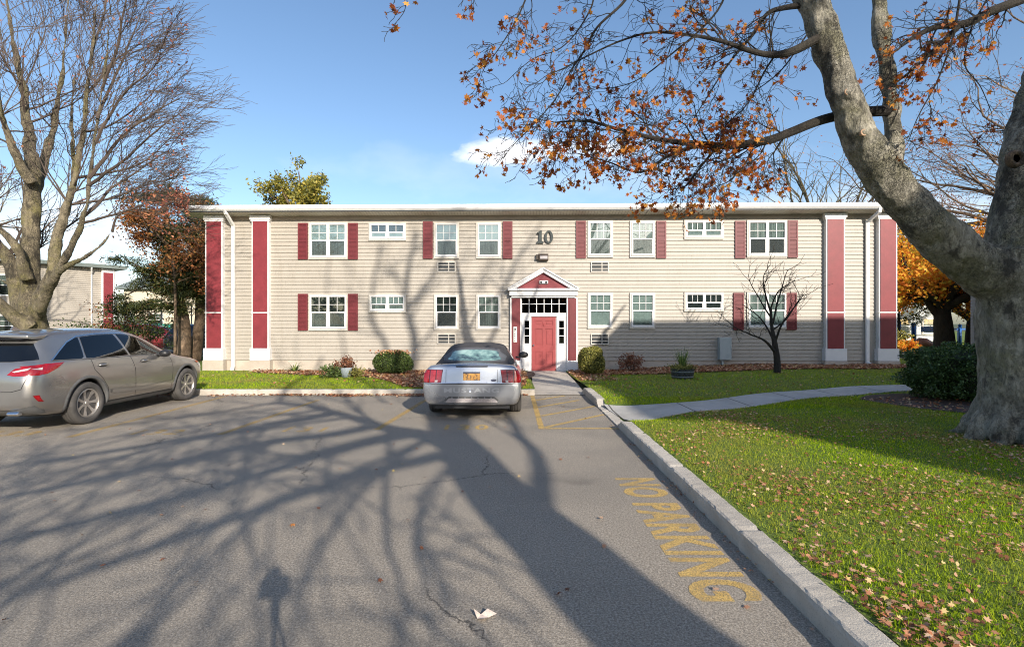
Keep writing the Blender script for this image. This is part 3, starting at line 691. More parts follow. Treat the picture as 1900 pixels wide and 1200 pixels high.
# side boards round the sidelights
for a, d in ((968, 985.5), (1033, 1051.5)):
    x0, hh1 = Bp(a, 587, .08); x1, _ = Bp(d, 587, .08); s0, g1 = Bp(a + 5.5, 595, .08); s1, g0 = Bp(d - 4.0 if a > 1000 else d - 3.5, 637, .08)
    if a > 1000: s0, s1 = Bp(1037.5, 600, .08)[0], Bp(1046.5, 600, .08)[0]
    b.box(x0, s0, -.08, -.04, -.02, hh1); b.box(s1, x1, -.08, -.04, -.02, hh1); b.box(s0, s1, -.08, -.04, -.02, g0); b.box(s0, s1, -.08, -.04, g1, hh1)
    for i in (1, 2):
        z = g0 + (g1 - g0) * i / 3; b.box(s0, s1, -.078, -.05, z - .015, z + .015)
    b.box(x0 + .06, x1 - .06, -.088, -.08, .12, g0 - .1)
por = b.build('doorway_surround', M['trim'], BLD, bevel=.005)
# sidelight + transom glass
for a, d in ((973.5, 982), (1037.5, 1046.5)):
    b = MB(); x0, g1 = Bp(a, 595, .08); x1, g0 = Bp(d, 637, .08); b.box(x0, x1, -.056, -.050, g0, g1)
    b.build('sidelight_pane', M['darkglass'], por)
b = MB(); b.box(Bp(973.5, 600, .08)[0], Bp(982, 600, .08)[0], -.0405, -.0400, .4, 3); 
u0, h1 = Bp(968, 547, .1); u1, h0 = Bp(1051.5, 580.5, .1)
b = MB(); b.box(u0, u1, -.065, -.06, h0, h1); tp = b.build('transom_pane', M['darkglass'], por)
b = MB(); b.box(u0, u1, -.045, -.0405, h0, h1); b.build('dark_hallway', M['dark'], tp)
b = MB()
for i in range(7):
    x = u0 + (u1 - u0) * i / 6; b.box(x - .013, x + .013, -.085, -.066, h0, h1)
zm = (h0 + h1) / 2 - .0
b.box(u0, u1, -.084, -.067, zm - .013, zm + .013); b.build('muntin', M['trim'], tp)
for a, d in ((949.5, 965.5), (1054, 1069.5)):
    b = MB(); x0, g1 = Bp(a, 553.5, EN); x1, _ = Bp(d, 553, EN)
    b.box(x0, x1, -EN - .018, -EN + .02, .425, g1); 
    for z0, z1 in ((.50, 1.28), (1.38, g1 - .07)):
        b.box(x0 + .05, x1 - .05, -EN - .028, -EN - .018, z0, z1)
    b.build('doorway_panel', M['shutter_red'], por, bevel=.004)
# pediment
ap = Bp(1008.5, 499, .28); l_ = Bp(942.5, 536, .28); r_ = Bp(1074.5, 536, .28)
b = MB(); th = .17
def rake(b, A, Bq, w_, v0, v1):
    d = Vector((Bq[0] - A[0], Bq[1] - A[1])).normalized(); n_ = Vector((d.y, -d.x)) * w_
    if n_.y > 0: n_ = -n_
    return [(A[0], A[1]), (Bq[0], Bq[1])], n_
hin = .13
b.prism([l_, ap, (ap[0], ap[1] - hin), (l_[0] + .27, l_[1] + .0), (l_[0], l_[1])][:4], -.30, -.02, 'y')
b.prism([(r_[0], r_[1]), (r_[0] - .27, r_[1]), (ap[0], ap[1] - hin), ap], -.30, -.02, 'y')
b.prism([(l_[0] - .04, l_[1] + .005), (ap[0], ap[1] + .06), (ap[0], ap[1] + .003), (l_[0] + .03, l_[1] + .005)], -.35, -.02, 'y')
b.prism([(r_[0] + .04, r_[1] + .005), (r_[0] - .03, r_[1] + .005), (ap[0], ap[1] + .003), (ap[0], ap[1] + .06)], -.35, -.02, 'y')
b.box(l_[0], r_[0], -.33, -.02, l_[1] - .06, l_[1] - .001)
b.build('pediment', M['trim'], por, bevel=.004)
b = MB(); b.prism([(l_[0] + .22, l_[1] - .0), (r_[0] - .22, r_[1] - .0), (ap[0], ap[1] - hin + .02)], -.20, -.03, 'y'); b.build('pediment_panel', M['red'], por)
u, h = Bp(1009, 523.5, .2); b = MB(); b.mi = 0; b.box(u - .16, u + .16, -.27, -.20, h - .06, h + .06); b.mi = 1
for du in (-.09, .09): b.lathe([(.0, -.31), (.035, -.30), (.045, -.27)], (u + du, 0, h - .005), 'y', 12)
b.build('pediment_lamp', [M['trim'], M['dark']], por, bevel=.02)
# door
u0, h1 = Bp(986.5, 588, .08); u1, _ = Bp(1031.5, 588, .08)
b = MB(); W = u1 - u0; H = h1 - .03; pans = []
for cx0, cx1 in ((.13, .44), (.56, .87)):
    for z0, z1 in ((.10, .36), (.47, .78), (.845, .925)):
        x0, x1, a0, a1 = u0 + W * cx0, u0 + W * cx1, .03 + H * z0, .03 + H * z1
        pans.append((x0, x1, a0, a1))
b.box(u0, u1, -.045, -.04, .03, h1)
xs_ = sorted({p[0] for p in pans} | {p[1] for p in pans}); x0, x1, x2, x3 = xs_
for a, d in ((u0, x0), (x1, x2), (x3, u1)): b.box(a, d, -.066, -.045, .03, h1)
zs_ = sorted({(p[2], p[3]) for p in pans}); zz = [.03] + [z for q in zs_ for z in q] + [h1]
for a, d in ((x0, x1), (x2, x3)):
    for i in range(0, len(zz), 2): b.box(a, d, -.066, -.045, zz[i], zz[i + 1])
    for za, zb in zs_: b.box(a + .045, d - .045, -.062, -.045, za + .045, zb - .045)
door = b.build('door', M['door_red'], BLD, bevel=.003)
b = MB(); b.lathe([(.028, -.065), (.03, -.08), (.012, -.085), (.012, -.10), (.03, -.115), (.03, -.135), (0, -.145)], (u0 + .075, 0, .98), 'y', 14); b.build('handle', M['chrome'], door, True)
b = MB(); b.lathe([(.016, -.066), (.022, -.066), (.026, -.08), (.018, -.088)], (u0 + W / 2, 0, 1.70), 'y', 14, True); b.lathe([(.02, -.066), (.0, -.09)], (u0 + W / 2, 0, 1.75), 'y', 10); b.build('knocker', M['door_red'], door)
b = MB(); x0, x1 = Bp(985, 600, .1)[0], Bp(1033, 600, .1)[0]; b.box(x0 - .15, x1 + .15, -.34, -.03, -.03, .028); b.build('door_sill', M['walk'], BLD)
# intercom panel on the left red board
x0, a1 = Bp(953, 606, EN); x1, a0 = Bp(959.5, 634.5, EN); b = MB(); b.mi = 0; b.box(x0, x1, -EN - .05, -EN - .028, a0, a1); b.mi = 1
for i in range(6):
    z = a1 - .07 - i * .085; b.box(x0 + .03, x1 - .03 - (.03 if i else 0), -EN - .056, -EN - .05, z - .045 - (.01 if i == 0 else -.012), z)
b.build('intercom_panel', [simple('intercom_metal', c(.6, .6, .56), .4), M['black']], por)
# downspouts
def spout(name, pts, foot):
    b = MB(); pts = [Vector(p) for p in pts]
    for a, d in zip(pts[:-1], pts[1:]):
        t = (d - a).normalized(); M_ = Matrix.Translation(a) @ t.to_track_quat('Z', 'X').to_matrix().to_4x4()
        b.box(-.045, .045, -.06, .06, -.03, (d - a).length + .03, M_)
    b.build(name, M['trim'], BLD, bevel=.01)
ug, hg = Bp(419, 393, .5); ud, hd = Bp(433, 413, .08)
spout('downspout', [(ug, -.54, 5.88), (ug + .02, -.50, 5.78), (ud, -.09, 5.42), (ud, -.09, .20), (ud + .02, -.20, .06)], 0)
ug, hg = Bp(1632, 393, .5); ud, hd = Bp(1609, 410, .08)
spout('downspout', [(ug, -.54, 5.88), (ug, -.50, 5.76), (ud, -.09, 5.46), (ud, -.09, .36), (ud + .10, -.22, .26)], 0)
# electric cabinet
x0, a1 = Bp(1335, 626, .2); x1, a0 = Bp(1357, 667.5, .2); b = MB(); b.box(x0, x1, -.24, -.02, a0, a1); b.box(x0 + .01, x1 - .01, -.25, -.24, a0 + .02, a1 - .02)
b.box(x0 + .12, x0 + .2, -.14, -.05, -.1, a0); b.box(x1 - .05, x1 - .03, -.26, -.25, (a0 + a1) / 2 - .03, (a0 + a1) / 2 + .03); b.build('electric_cabinet', M['metal_grey'], BLD, bevel=.006)
# roof pipes
b = MB()
for px in (702, 1190): 
    u = (px - 950) / 50; b.lathe([(.03, 6.2), (.03, 6.42), (.05, 6.42), (.05, 6.46), (0, 6.46)], (u, 1.5, 0), 'z', 10)
    b.build('vent_pipe', M['grille_dark'], RF); b = MB()
# ---------------------------------------------------------------- vehicles
def loft(stations, levels=2):
    """stations: (y, [(x,z) half-section bottom centre -> top centre]); returns closed, subdivided mesh object"""
    b = MB(); k = len(stations[0][1]); full = []
    for y, sec in stations:
        ring = [(x, y, z) for x, z in sec] + [(-x, y, z) for x, z in reversed(sec[1:-1])]; full.append(ring)
    n = len(full[0])
    for r in full: b.v += r
    for i in range(len(full) - 1):
        for j in range(n):
            j2 = (j + 1) % n; b.face(i * n + j, i * n + j2, (i + 1) * n + j2, (i + 1) * n + j)
    for e in (0, len(full) - 1):   # grid-like end caps
        o = e * n
        for j in range(k - 1):
            a, d = o + j, o + j + 1; a2 = o + (n - j) % n; d2 = o + (n - j - 1) % n
            if j == 0: b.face(a, d, d2)
            elif j == k - 2: b.face(a, d, a2)
            else: b.face(a, d, d2, a2)
    o = b.build('body', [], None, True)
    m = o.modifiers.new('s', 'SUBSURF'); m.levels = levels; m.render_levels = levels
    return bake(o)
def cut_wheels(o, wheels, mats, halfw):
    for (y, z, r) in wheels:
        b = MB(); b.lathe([(0, -3), (r, -3), (r, 3), (0, 3)], (0, y, z), 'x', 48)
        cu = b.build('cutter', [], None)
        m = o.modifiers.new('b', 'BOOLEAN'); m.operation = 'DIFFERENCE'; m.object = cu; m.solver = 'EXACT'
        bake(o); bpy.data.objects.remove(cu)
    me = o.data; me.materials.clear()
    for mt in mats: me.materials.append(mt)
    for p in me.polygons:
        p.use_smooth = True; p.material_index = 0
        for (y, z, r) in wheels:
            d = math.hypot(p.center.y - y, p.center.z - z)
            if abs(d - r) < .012 and abs(p.normal.x) < .3 and p.normal.dot(Vector((0, p.center.y - y, p.center.z - z))) < 0: p.material_index = 1; p.use_smooth = False
    me.attributes.new('sharp_edge', 'BOOLEAN', 'EDGE') if 'sharp_edge' not in me.attributes else None
    return o
class Drape:
    def __init__(s, o):
        bm = bmesh.new(); bm.from_mesh(o.data); s.t = BVHTree.FromBMesh(bm); bm.free(); s.off = o
    def __call__(s, name, poly, axis, mat, parent, off=.005, res=.05, dirv=None, org=None, mir=False, smooth=True, thick=0, rnd=1):
        """poly in (y,z) for axis 'R'/'L', (x,z) for 'B' (rear), (x,y) for 'T'. polygon draped on the body"""
        pts = []
        k = len(poly)
        if rnd: poly = catmull_closed(poly, rnd)
        k = len(poly)
        for i in range(k):
            a, d = Vector(poly[i]), Vector(poly[(i + 1) % k]); n = max(1, int((d - a).length / res))
            pts += [a.lerp(d, j / n) for j in range(n)]
        n = len(pts); x0, x1 = min(p.x for p in pts), max(p.x for p in pts); y0, y1 = min(p.y for p in pts), max(p.y for p in pts)
        ins = [Vector((x, y)) for x in np.arange(x0 + res / 2, x1, res) for y in np.arange(y0 + res / 2, y1, res)]
        r = delaunay_2d_cdt(pts + ins, [(i, (i + 1) % n) for i in range(n)], [], 1, 1e-6)
        V = []; 
        for p in r[0]: V.append(s.pt(p.x, p.y, axis, off, dirv))
        ok = [v is not None for v in V]; F = [tuple(f) for f in r[2] if all(ok[i] for i in f)]
        V = [v if v is not None else Vector((0, 0, -9)) for v in V]
        me = bpy.data.meshes.new(name); me.from_pydata(V, [], F); me.update()
        bm = bmesh.new(); bm.from_mesh(me); bmesh.ops.delete(bm, geom=[v for v in bm.verts if not v.link_faces], context='VERTS')
        bm.normal_update()
        if thick:
            bmesh.ops.solidify(bm, geom=bm.faces[:], thickness=thick)
        bm.to_mesh(me); bm.free()
        return link(name, me, mat, parent, smooth)
    def pt(s, a, c_, axis, off, dirv=None):
        if axis == 'R': o, d = Vector((4, a, c_)), Vector((-1, 0, 0))
        elif axis == 'L': o, d = Vector((-4, a, c_)), Vector((1, 0, 0))
        elif axis == 'B': o, d = Vector((a, -4, c_)), Vector((0, 1, 0))
        elif axis == 'F': o, d = Vector((a, 9, c_)), Vector((0, -1, 0))
        elif axis == 'T': o, d = Vector((a, c_, 4)), Vector((0, 0, -1))
        if dirv is not None: d = dirv.normalized(); o = o - d * 1.0 if False else o
        h = s.t.ray_cast(o, d)
        if h[0] is None: return None
        nn = h[1]
        if nn.dot(d) > 0: nn = -nn
        return h[0] + (nn * .5 - d * .5).normalized() * off
def catmull_closed(poly, n):
    if n <= 1: return poly
    P_ = [Vector((p[0], p[1], 0)) for p in poly]; k = len(P_); out = []
    for i in range(k):
        a, b_, c_, d = P_[i - 1], P_[i], P_[(i + 1) % k], P_[(i + 2) % k]
        for j in range(n):
            t = j / n; q = .5 * ((2 * b_) + (c_ - a) * t + (2 * a - 5 * b_ + 4 * c_ - d) * t * t + (3 * b_ - a - 3 * c_ + d) * t ** 3); out.append((q.x, q.y))
    return out
def wheel(name, parent, x, y, r, wd, side, spokes=7, rimr=.25, style=0):
    s = side; X = lambda t: x + s * t
    b = MB(); pr = [(rimr, -wd / 2), (r * .93, -wd / 2), (r * .985, -wd / 2 + .02), (r, -wd / 2 + .045), (r, wd / 2 - .045), (r * .985, wd / 2 - .02), (r * .93, wd / 2), (r * .80, wd / 2 + .006), (rimr + .01, wd / 2 - .002), (rimr, wd / 2 - .02)]
    b.lathe([(a, X(t)) for a, t in pr], (0, y, r), 'x', 44, True)
    for i in range(3):   # tread grooves as raised ribs
        t = (-.05 + i * .05); b.lathe([(r, X(t - .016)), (r + .005, X(t - .014)), (r + .005, X(t + .014)), (r, X(t + .016))], (0, y, r), 'x', 44)
    W_ = b.build(name, M['rubber'], parent, True)
    b = MB()
    f = wd / 2 - .015
    b.lathe([(rimr + .004, X(f - .10)), (rimr + .004, X(f)), (rimr - .014, X(f + .006)), (rimr - .022, X(f - .012)), (rimr - .025, X(f - .10))], (0, y, r), 'x', 44, True)
    b.lathe([(0, X(f - .02)), (.028, X(f - .018)), (.034, X(f - .03)), (.07, X(f - .035)), (.075, X(f - .07))], (0, y, r), 'x', 20)
    for i in range(spokes):
        a = 2 * math.pi * (i + .3) / spokes; Mx = Matrix.Translation((0, y, r)) @ Matrix.Rotation(a, 4, 'X')
        w0, w1 = .020, .036 if style == 0 else .03; q = []
        for rr, ww, t in ((.05, w0, f - .034), (rimr * .55, w0 * 1.0, f - .03), (rimr - .012, w1, f - .008)):
            for sg in (-1, 1):
                q.append(Mx @ Vector((X(t), sg * ww, rr))); q.append(Mx @ Vector((X(t - .03), sg * ww * .8, rr)))
        n = len(b.v); b.v += [tuple(p) for p in q]
        for z in (0, 4):
            b.face(n + z, n + z + 2, n + z + 6, n + z + 4); b.face(n + z, n + z + 4, n + z + 5, n + z + 1); b.face(n + z + 2, n + z + 3, n + z + 7, n + z + 6); b.face(n + z + 1, n + z + 5, n + z + 7, n + z + 3)
    rim = b.build('rim', M['rim'], W_)
    b = MB(); b.lathe([(0, X(f - .09)), (rimr * .72, X(f - .09)), (rimr * .72, X(f - .10))], (0, y, r), 'x', 30); b.build('brake_disc', simple_cache('brake', c(.03, .028, .026)), W_)
    b = MB(); b.lathe([(0, X(f - .105)), (rimr, X(f - .105))], (0, y, r), 'x', 30); b.build('wheel_well', M['black'], W_)
    return W_
_sc = {}
def simple_cache(n, col):
    if n not in _sc: _sc[n] = simple(n, col, .6)
    return _sc[n]
def strip(dr, name, pts, w_, axis, mat, parent, off=.006):
    """thin draped ribbon along a 2D polyline"""
    b = MB(); P_ = []
    q = [Vector(p) for p in pts]; dense = []
    for a, d in zip(q[:-1], q[1:]):
        n = max(1, int((d - a).length / .04)); dense += [a.lerp(d, j / n) for j in range(n)]
    dense.append(q[-1])
    last = None
    for i, p in enumerate(dense):
        t = (dense[min(i + 1, len(dense) - 1)] - dense[max(i - 1, 0)]).normalized(); nr = Vector((-t.y, t.x)) * w_ / 2
        A = dr.pt(p.x + nr.x, p.y + nr.y, axis, off); Bv = dr.pt(p.x - nr.x, p.y - nr.y, axis, off)
        if A is None or Bv is None: last = None; continue
        n = len(b.v); b.v += [tuple(A), tuple(Bv)]
        if last is not None: b.face(last, last + 1, n + 1, n)
        last = n
    return b.build(name, mat, parent)

def suv_sec(zb, zs, zm, zt, w, wr, crown=.03):
    zb2 = zm
    return [(0, zb), (w * .72, zb), (w - .07, zb + .01), (w - .015, zb + .16), (w, zs * .55 + zb * .45), (w, zs), (w - .035, zb2), (wr + (w - wr) * .42, zb2 + (zt - zb2) * .46), (wr, zt - (zt - zb2) * .12 - .015), (wr - .12, zt), (wr * .5, zt + crown * .7), (0, zt + crown)]
SUVST = [
 (0.00, suv_sec(.50, .70, .78, .84, .66, .50, .01)), (0.02, suv_sec(.42, .74, .90, 1.00, .78, .56, .01)), (0.10, suv_sec(.34, .82, 1.02, 1.14, .88, .64, .01)),
 (0.22, suv_sec(.30, .88, 1.10, 1.27, .925, .64, .01)), (0.34, suv_sec(.28, .92, 1.14, 1.44, .94, .63, .02)), (0.46, suv_sec(.26, .94, 1.15, 1.585, .945, .63, .025)),
 (0.75, suv_sec(.24, .95, 1.15, 1.635, .95, .635, .03)), (1.30, suv_sec(.23, .94, 1.14, 1.665, .95, .645, .035)), (2.0, suv_sec(.22, .92, 1.12, 1.675, .945, .65, .035)),
 (2.5, suv_sec(.22, .91, 1.10, 1.645, .945, .645, .035)), (2.95, suv_sec(.22, .90, 1.08, 1.52, .945, .63, .035)), (3.35, suv_sec(.23, .89, 1.06, 1.31, .945, .63, .03)),
 (3.68, suv_sec(.24, .88, 1.03, 1.13, .945, .68, .02)), (3.85, suv_sec(.25, .87, 1.00, 1.08, .945, .70, .02)), (4.3, suv_sec(.27, .82, .94, 1.01, .92, .66, .02)), (4.6, suv_sec(.29, .76, .86, .93, .85, .58, .02)),
 (4.76, suv_sec(.31, .68, .76, .80, .74, .50, .01)), (4.83, suv_sec(.38, .58, .64, .68, .58, .42, .01))]
def make_suv(loc, rz, mat, label, full=True, name='parked_suv', group=None):
    root = empty(name, loc, rz, label, 'car', group)
    body = loft(SUVST, 3 if full else 2); whl = [(1.08, .37, .435), (3.92, .37, .435)]
    body = cut_wheels(body, whl, [mat, M['black']], .95); body.name = 'body'; body.parent = root
    D = Drape(body); gl = M['carglass']
    # glazing drawn on each side
    for ax, s in (('R', 1), ('L', -1)):
        if s < 0 and not full: continue
        D('rear_quarter_window', [(.42, 1.175), (.62, 1.30), (.86, 1.44), (1.10, 1.525), (1.17, 1.53), (1.05, 1.19), (1.0, 1.165)], ax, gl, body, .004)
        D('rear_door_window', [(1.21, 1.535), (1.6, 1.565), (2.02, 1.57), (2.13, 1.16), (1.5, 1.155), (1.10, 1.165), (1.11, 1.25)], ax, gl, body, .004)
        D('front_door_window', [(2.09, 1.57), (2.4, 1.55), (2.7, 1.47), (2.95, 1.345), (3.22, 1.15), (3.24, 1.125), (2.19, 1.15)], ax, gl, body, .004)
        if full:
            strip(D, 'window_trim', [(.40, 1.165), (.62, 1.305), (.88, 1.455), (1.15, 1.55), (1.6, 1.587), (2.1, 1.59), (2.45, 1.568), (2.75, 1.48), (3.0, 1.36), (3.28, 1.14)], .018, ax, M['chrome'], body, .007)
            strip(D, 'belt_trim', [(.42, 1.165), (1.0, 1.152), (2.2, 1.138), (3.25, 1.112)], .014, ax, M['cladding'], body, .007)
            for y in (1.19, ): strip(D, 'door_seam', [(1.18, 1.14), (1.22, .95), (1.40, .78), (1.53, .60), (1.56, .36)], .010, ax, M['black'], body, .002)
            strip(D, 'door_seam', [(2.16, 1.14), (2.24, .9), (2.26, .36)], .010, ax, M['black'], body, .002)
            strip(D, 'door_seam', [(3.34, 1.09), (3.40, .8), (3.36, .36)], .010, ax, M['black'], body, .002)
            strip(D, 'door_seam', [(1.50, .335), (2.3, .335), (3.42, .335)], .012, ax, M['black'], body, .002)
            # creased highlight along the lower doors
            cr = [(1.62, .545), (2.5, .50), (3.38, .53), (3.38, .47), (2.5, .44), (1.62, .475)]
            D('door_crease', cr, ax, mat, body, .016)
            for hy in (1.42, 2.52):
                hd = D('door_handle', [(hy - .12, 1.02), (hy - .05, 1.055), (hy + .06, 1.055), (hy + .12, 1.02), (hy + .05, .985), (hy - .06, .985)], ax, M['cladding'], body, .006, .03, rnd=3)
                b = MB(); x = .945; b.tube([(s * (x - .01), hy - .10, 1.02), (s * (x + .025), hy - .07, 1.024), (s * (x + .025), hy + .07, 1.024), (s * (x - .01), hy + .10, 1.02)], .016, 8); b.build('grip', mat, hd, True)
            # mirror
            b = MB(); b.lathe([(0, -.075), (.06, -.068), (.095, -.03), (.10, .03), (.085, .09), (.03, .12), (0, .125)], (s * 1.03, 2.98, 1.14), 'y', 16)
            b.v = [(x_, y_, 1.14 + (z_ - 1.14) * .78) for x_, y_, z_ in b.v]; b.box(min(s * .88, s * 1.0), max(s * .88, s * 1.0), 2.96, 3.06, 1.08, 1.12); b.build('mirror', M['black'], body, True)
        # cladding round the arches and sill
        for (y, z, r) in whl:
            b = MB(); n = 40; rows = []
            for i in range(n + 1):
                a = R(-12) + (R(204)) * i / n; row = []
                for rr, o_ in ((r - .002, -.05), (r - .002, .012), (r + .03, .018), (r + .052, .001)):
                    p = D.pt(y + math.cos(a) * max(rr, r + .002), z + math.sin(a) * max(rr, r + .002), ax, o_)
                    row.append(None if p is None else (p.x, y + math.cos(a) * rr, z + math.sin(a) * rr))
                rows.append(row)
            last = None
            for row in rows:
                if any(p is None for p in row): last = None; continue
                n_ = len(b.v); b.v += row
                if last is not None:
                    for j in range(3): b.face(last + j, last + j + 1, n_ + j + 1, n_ + j)
                last = n_
            if b.f: b.build('wheel_arch', M['cladding'], body, True)
        D('sill', [(1.53, .32), (3.46, .32), (3.46, .255), (1.50, .255)], ax, M['cladding'], body, .014)
    D('windscreen', [(-.60, 3.50), (.60, 3.50), (.56, 2.72), (-.56, 2.72)], 'T', gl, body, .005)
    # rear: glass, lamps, bumper details
    D('rear_window', [(-.80, 1.19), (-.72, 1.30), (-.60, 1.45), (.60, 1.45), (.72, 1.30), (.80, 1.19), (.5, 1.165), (-.5, 1.165)], 'B', gl, body, .006)
    b = MB(); nsec = [(-.62, .40), (-.58, .30), (-.3, .255), (0, .245), (.3, .255), (.58, .30), (.62, .40)]
    n = len(nsec)
    for (x, y), z in zip(nsec, (1.57, 1.585, 1.60, 1.605, 1.60, 1.585, 1.57)):
        b.v += [(x, y, z), (x, y - .0, z - .055), (x, y + .16, z - .045), (x, y + .25, z + .03)]
    for i in range(n - 1):
        for j in range(4): b.face(4 * i + j, 4 * i + (j + 1) % 4, 4 * i + 4 + (j + 1) % 4, 4 * i + 4 + j)
    b.face(0, 1, 2, 3); b.face(*[4 * (n - 1) + j for j in (3, 2, 1, 0)]); sp = b.build('rear_spoiler', mat, body, True, bevel=.01)
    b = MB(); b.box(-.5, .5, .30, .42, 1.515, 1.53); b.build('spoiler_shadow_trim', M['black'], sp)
    for s, ax in ((1, 'R'), (-1, 'L')):
        if s < 0 and not full: continue
        lr = D('tail_lamp', [(.10, 1.095), (.30, 1.125), (.62, 1.13), (.46, 1.04), (.28, .965), (.08, .945)], ax, M['lamp_red'], body, .008, .03)
        D('lamp_chrome', [(.12, 1.045), (.24, 1.07), (.22, 1.03)], ax, M['lamp_white'], lr, .012, .03)
        x0, x1 = sorted((s * .50, s * .90)); 
        D('tail_lamp', [(s * .52, .965), (s * .60, 1.06), (s * .88, 1.105), (s * .90, .95), (s * .62, .945)], 'B', M['lamp_red'], body, .009, .03)
        D('lamp_chrome', [(s * .58, 1.015), (s * .80, 1.07), (s * .78, 1.03), (s * .62, 1.0)], 'B', M['lamp_white'], lr, .013, .03)
        D('reflector', [(s * .86, .63), (s * .90, .635), (s * .912, .52), (s * .89, .53)], 'B', M['lamp_red'], body, .008, .03)
        b = MB(); Mx = Matrix.Identity(4)
        b.tube([(s * .55, .02, .36), (s * .72, .03, .36)], .055, 6); b.v = [(x, y, .36 + (z - .36) * .7) for x, y, z in b.v]
        b.build('exhaust_tip', M['chrome'], body, bevel=.01)
    D('rear_valance', [(-.86, .47), (-.6, .40), (.6, .40), (.86, .47), (.90, .33), (.6, .30), (-.6, .30), (-.90, .33)], 'B', M['cladding'], body, .012)
    strip(D, 'tailgate_seam', [(-.80, .93), (-.74, .74), (-.60, .70), (.60, .70), (.74, .74), (.80, .93)], .010, 'B', M['black'], body, .003)
    D('number_plate', [(-.26, .90), (.26, .90), (.26, .76), (-.26, .76)], 'B', M['plate'], body, .02)
    for s in (1, -1):
        if s < 0 and not full: continue
        D('headlamp', [(4.28, .90), (4.46, .86), (4.62, .80), (4.66, .72), (4.48, .74)], 'R' if s > 0 else 'L', M['lamp_white'], body, .006, .03)
        D('marker_lamp', [(4.30, .895), (4.44, .87), (4.42, .84), (4.30, .86)], 'R' if s > 0 else 'L', simple_cache('amber', c(.6, .12, .02)), body, .012, .03)
        for y in (1.08, 3.92): wheel('wheel', root, s * .835, y, .37, .235, s)
    b = MB(); b.box(-.80, .80, .5, 4.5, .235, .30); b.build('underbody', M['black'], root)
    if full:
        b = MB(); b.prism([(.62, 1.66), (.80, 1.665), (.66, 1.73)], -.015, .015, 'x'); b.build('roof_fin', mat, body)
    return root
make_suv((-8.47, 8.12, 0), R(.4), M['suv'], 'taupe silver estate-shaped SUV parked nose to the kerb at the left of the car park')

# ---- convertible
def cs(zb, zs, zt, w, wt, crown=.02):
    return [(0, zb), (w * .75, zb), (w - .06, zb + .02), (w - .012, zb + (zs - zb) * .35), (w, zb + (zs - zb) * .75), (w - .015, zs), (w - .06, zs + (zt - zs) * .5), (wt + .04, zt - .015), (wt - .06, zt), (wt * .5, zt + crown * .7), (0, zt + crown)]
CVST = [(0.00, cs(.44, .62, .67, .74, .66, .003)), (0.015, cs(.33, .64, .69, .82, .72, .003)), (0.03, cs(.28, .67, .80, .885, .78, .003)), (0.06, cs(.27, .78, .955, .905, .78, .012)), (0.09, cs(.26, .82, 1.00, .912, .76, .02)),
        (0.18, cs(.25, .84, 1.015, .918, .75, .03)), (0.5, cs(.24, .86, .99, .925, .76, .04)), (0.85, cs(.22, .87, .985, .93, .78, .04)), (1.5, cs(.20, .86, .97, .925, .79, .03)), (2.4, cs(.20, .84, .955, .92, .79, .03)), (3.05, cs(.20, .82, .94, .92, .77, .04)),
        (3.4, cs(.21, .80, .92, .915, .74, .05)), (4.1, cs(.24, .72, .84, .88, .68, .04)), (4.45, cs(.28, .62, .72, .80, .60, .02)), (4.60, cs(.34, .52, .60, .68, .5, .01))]
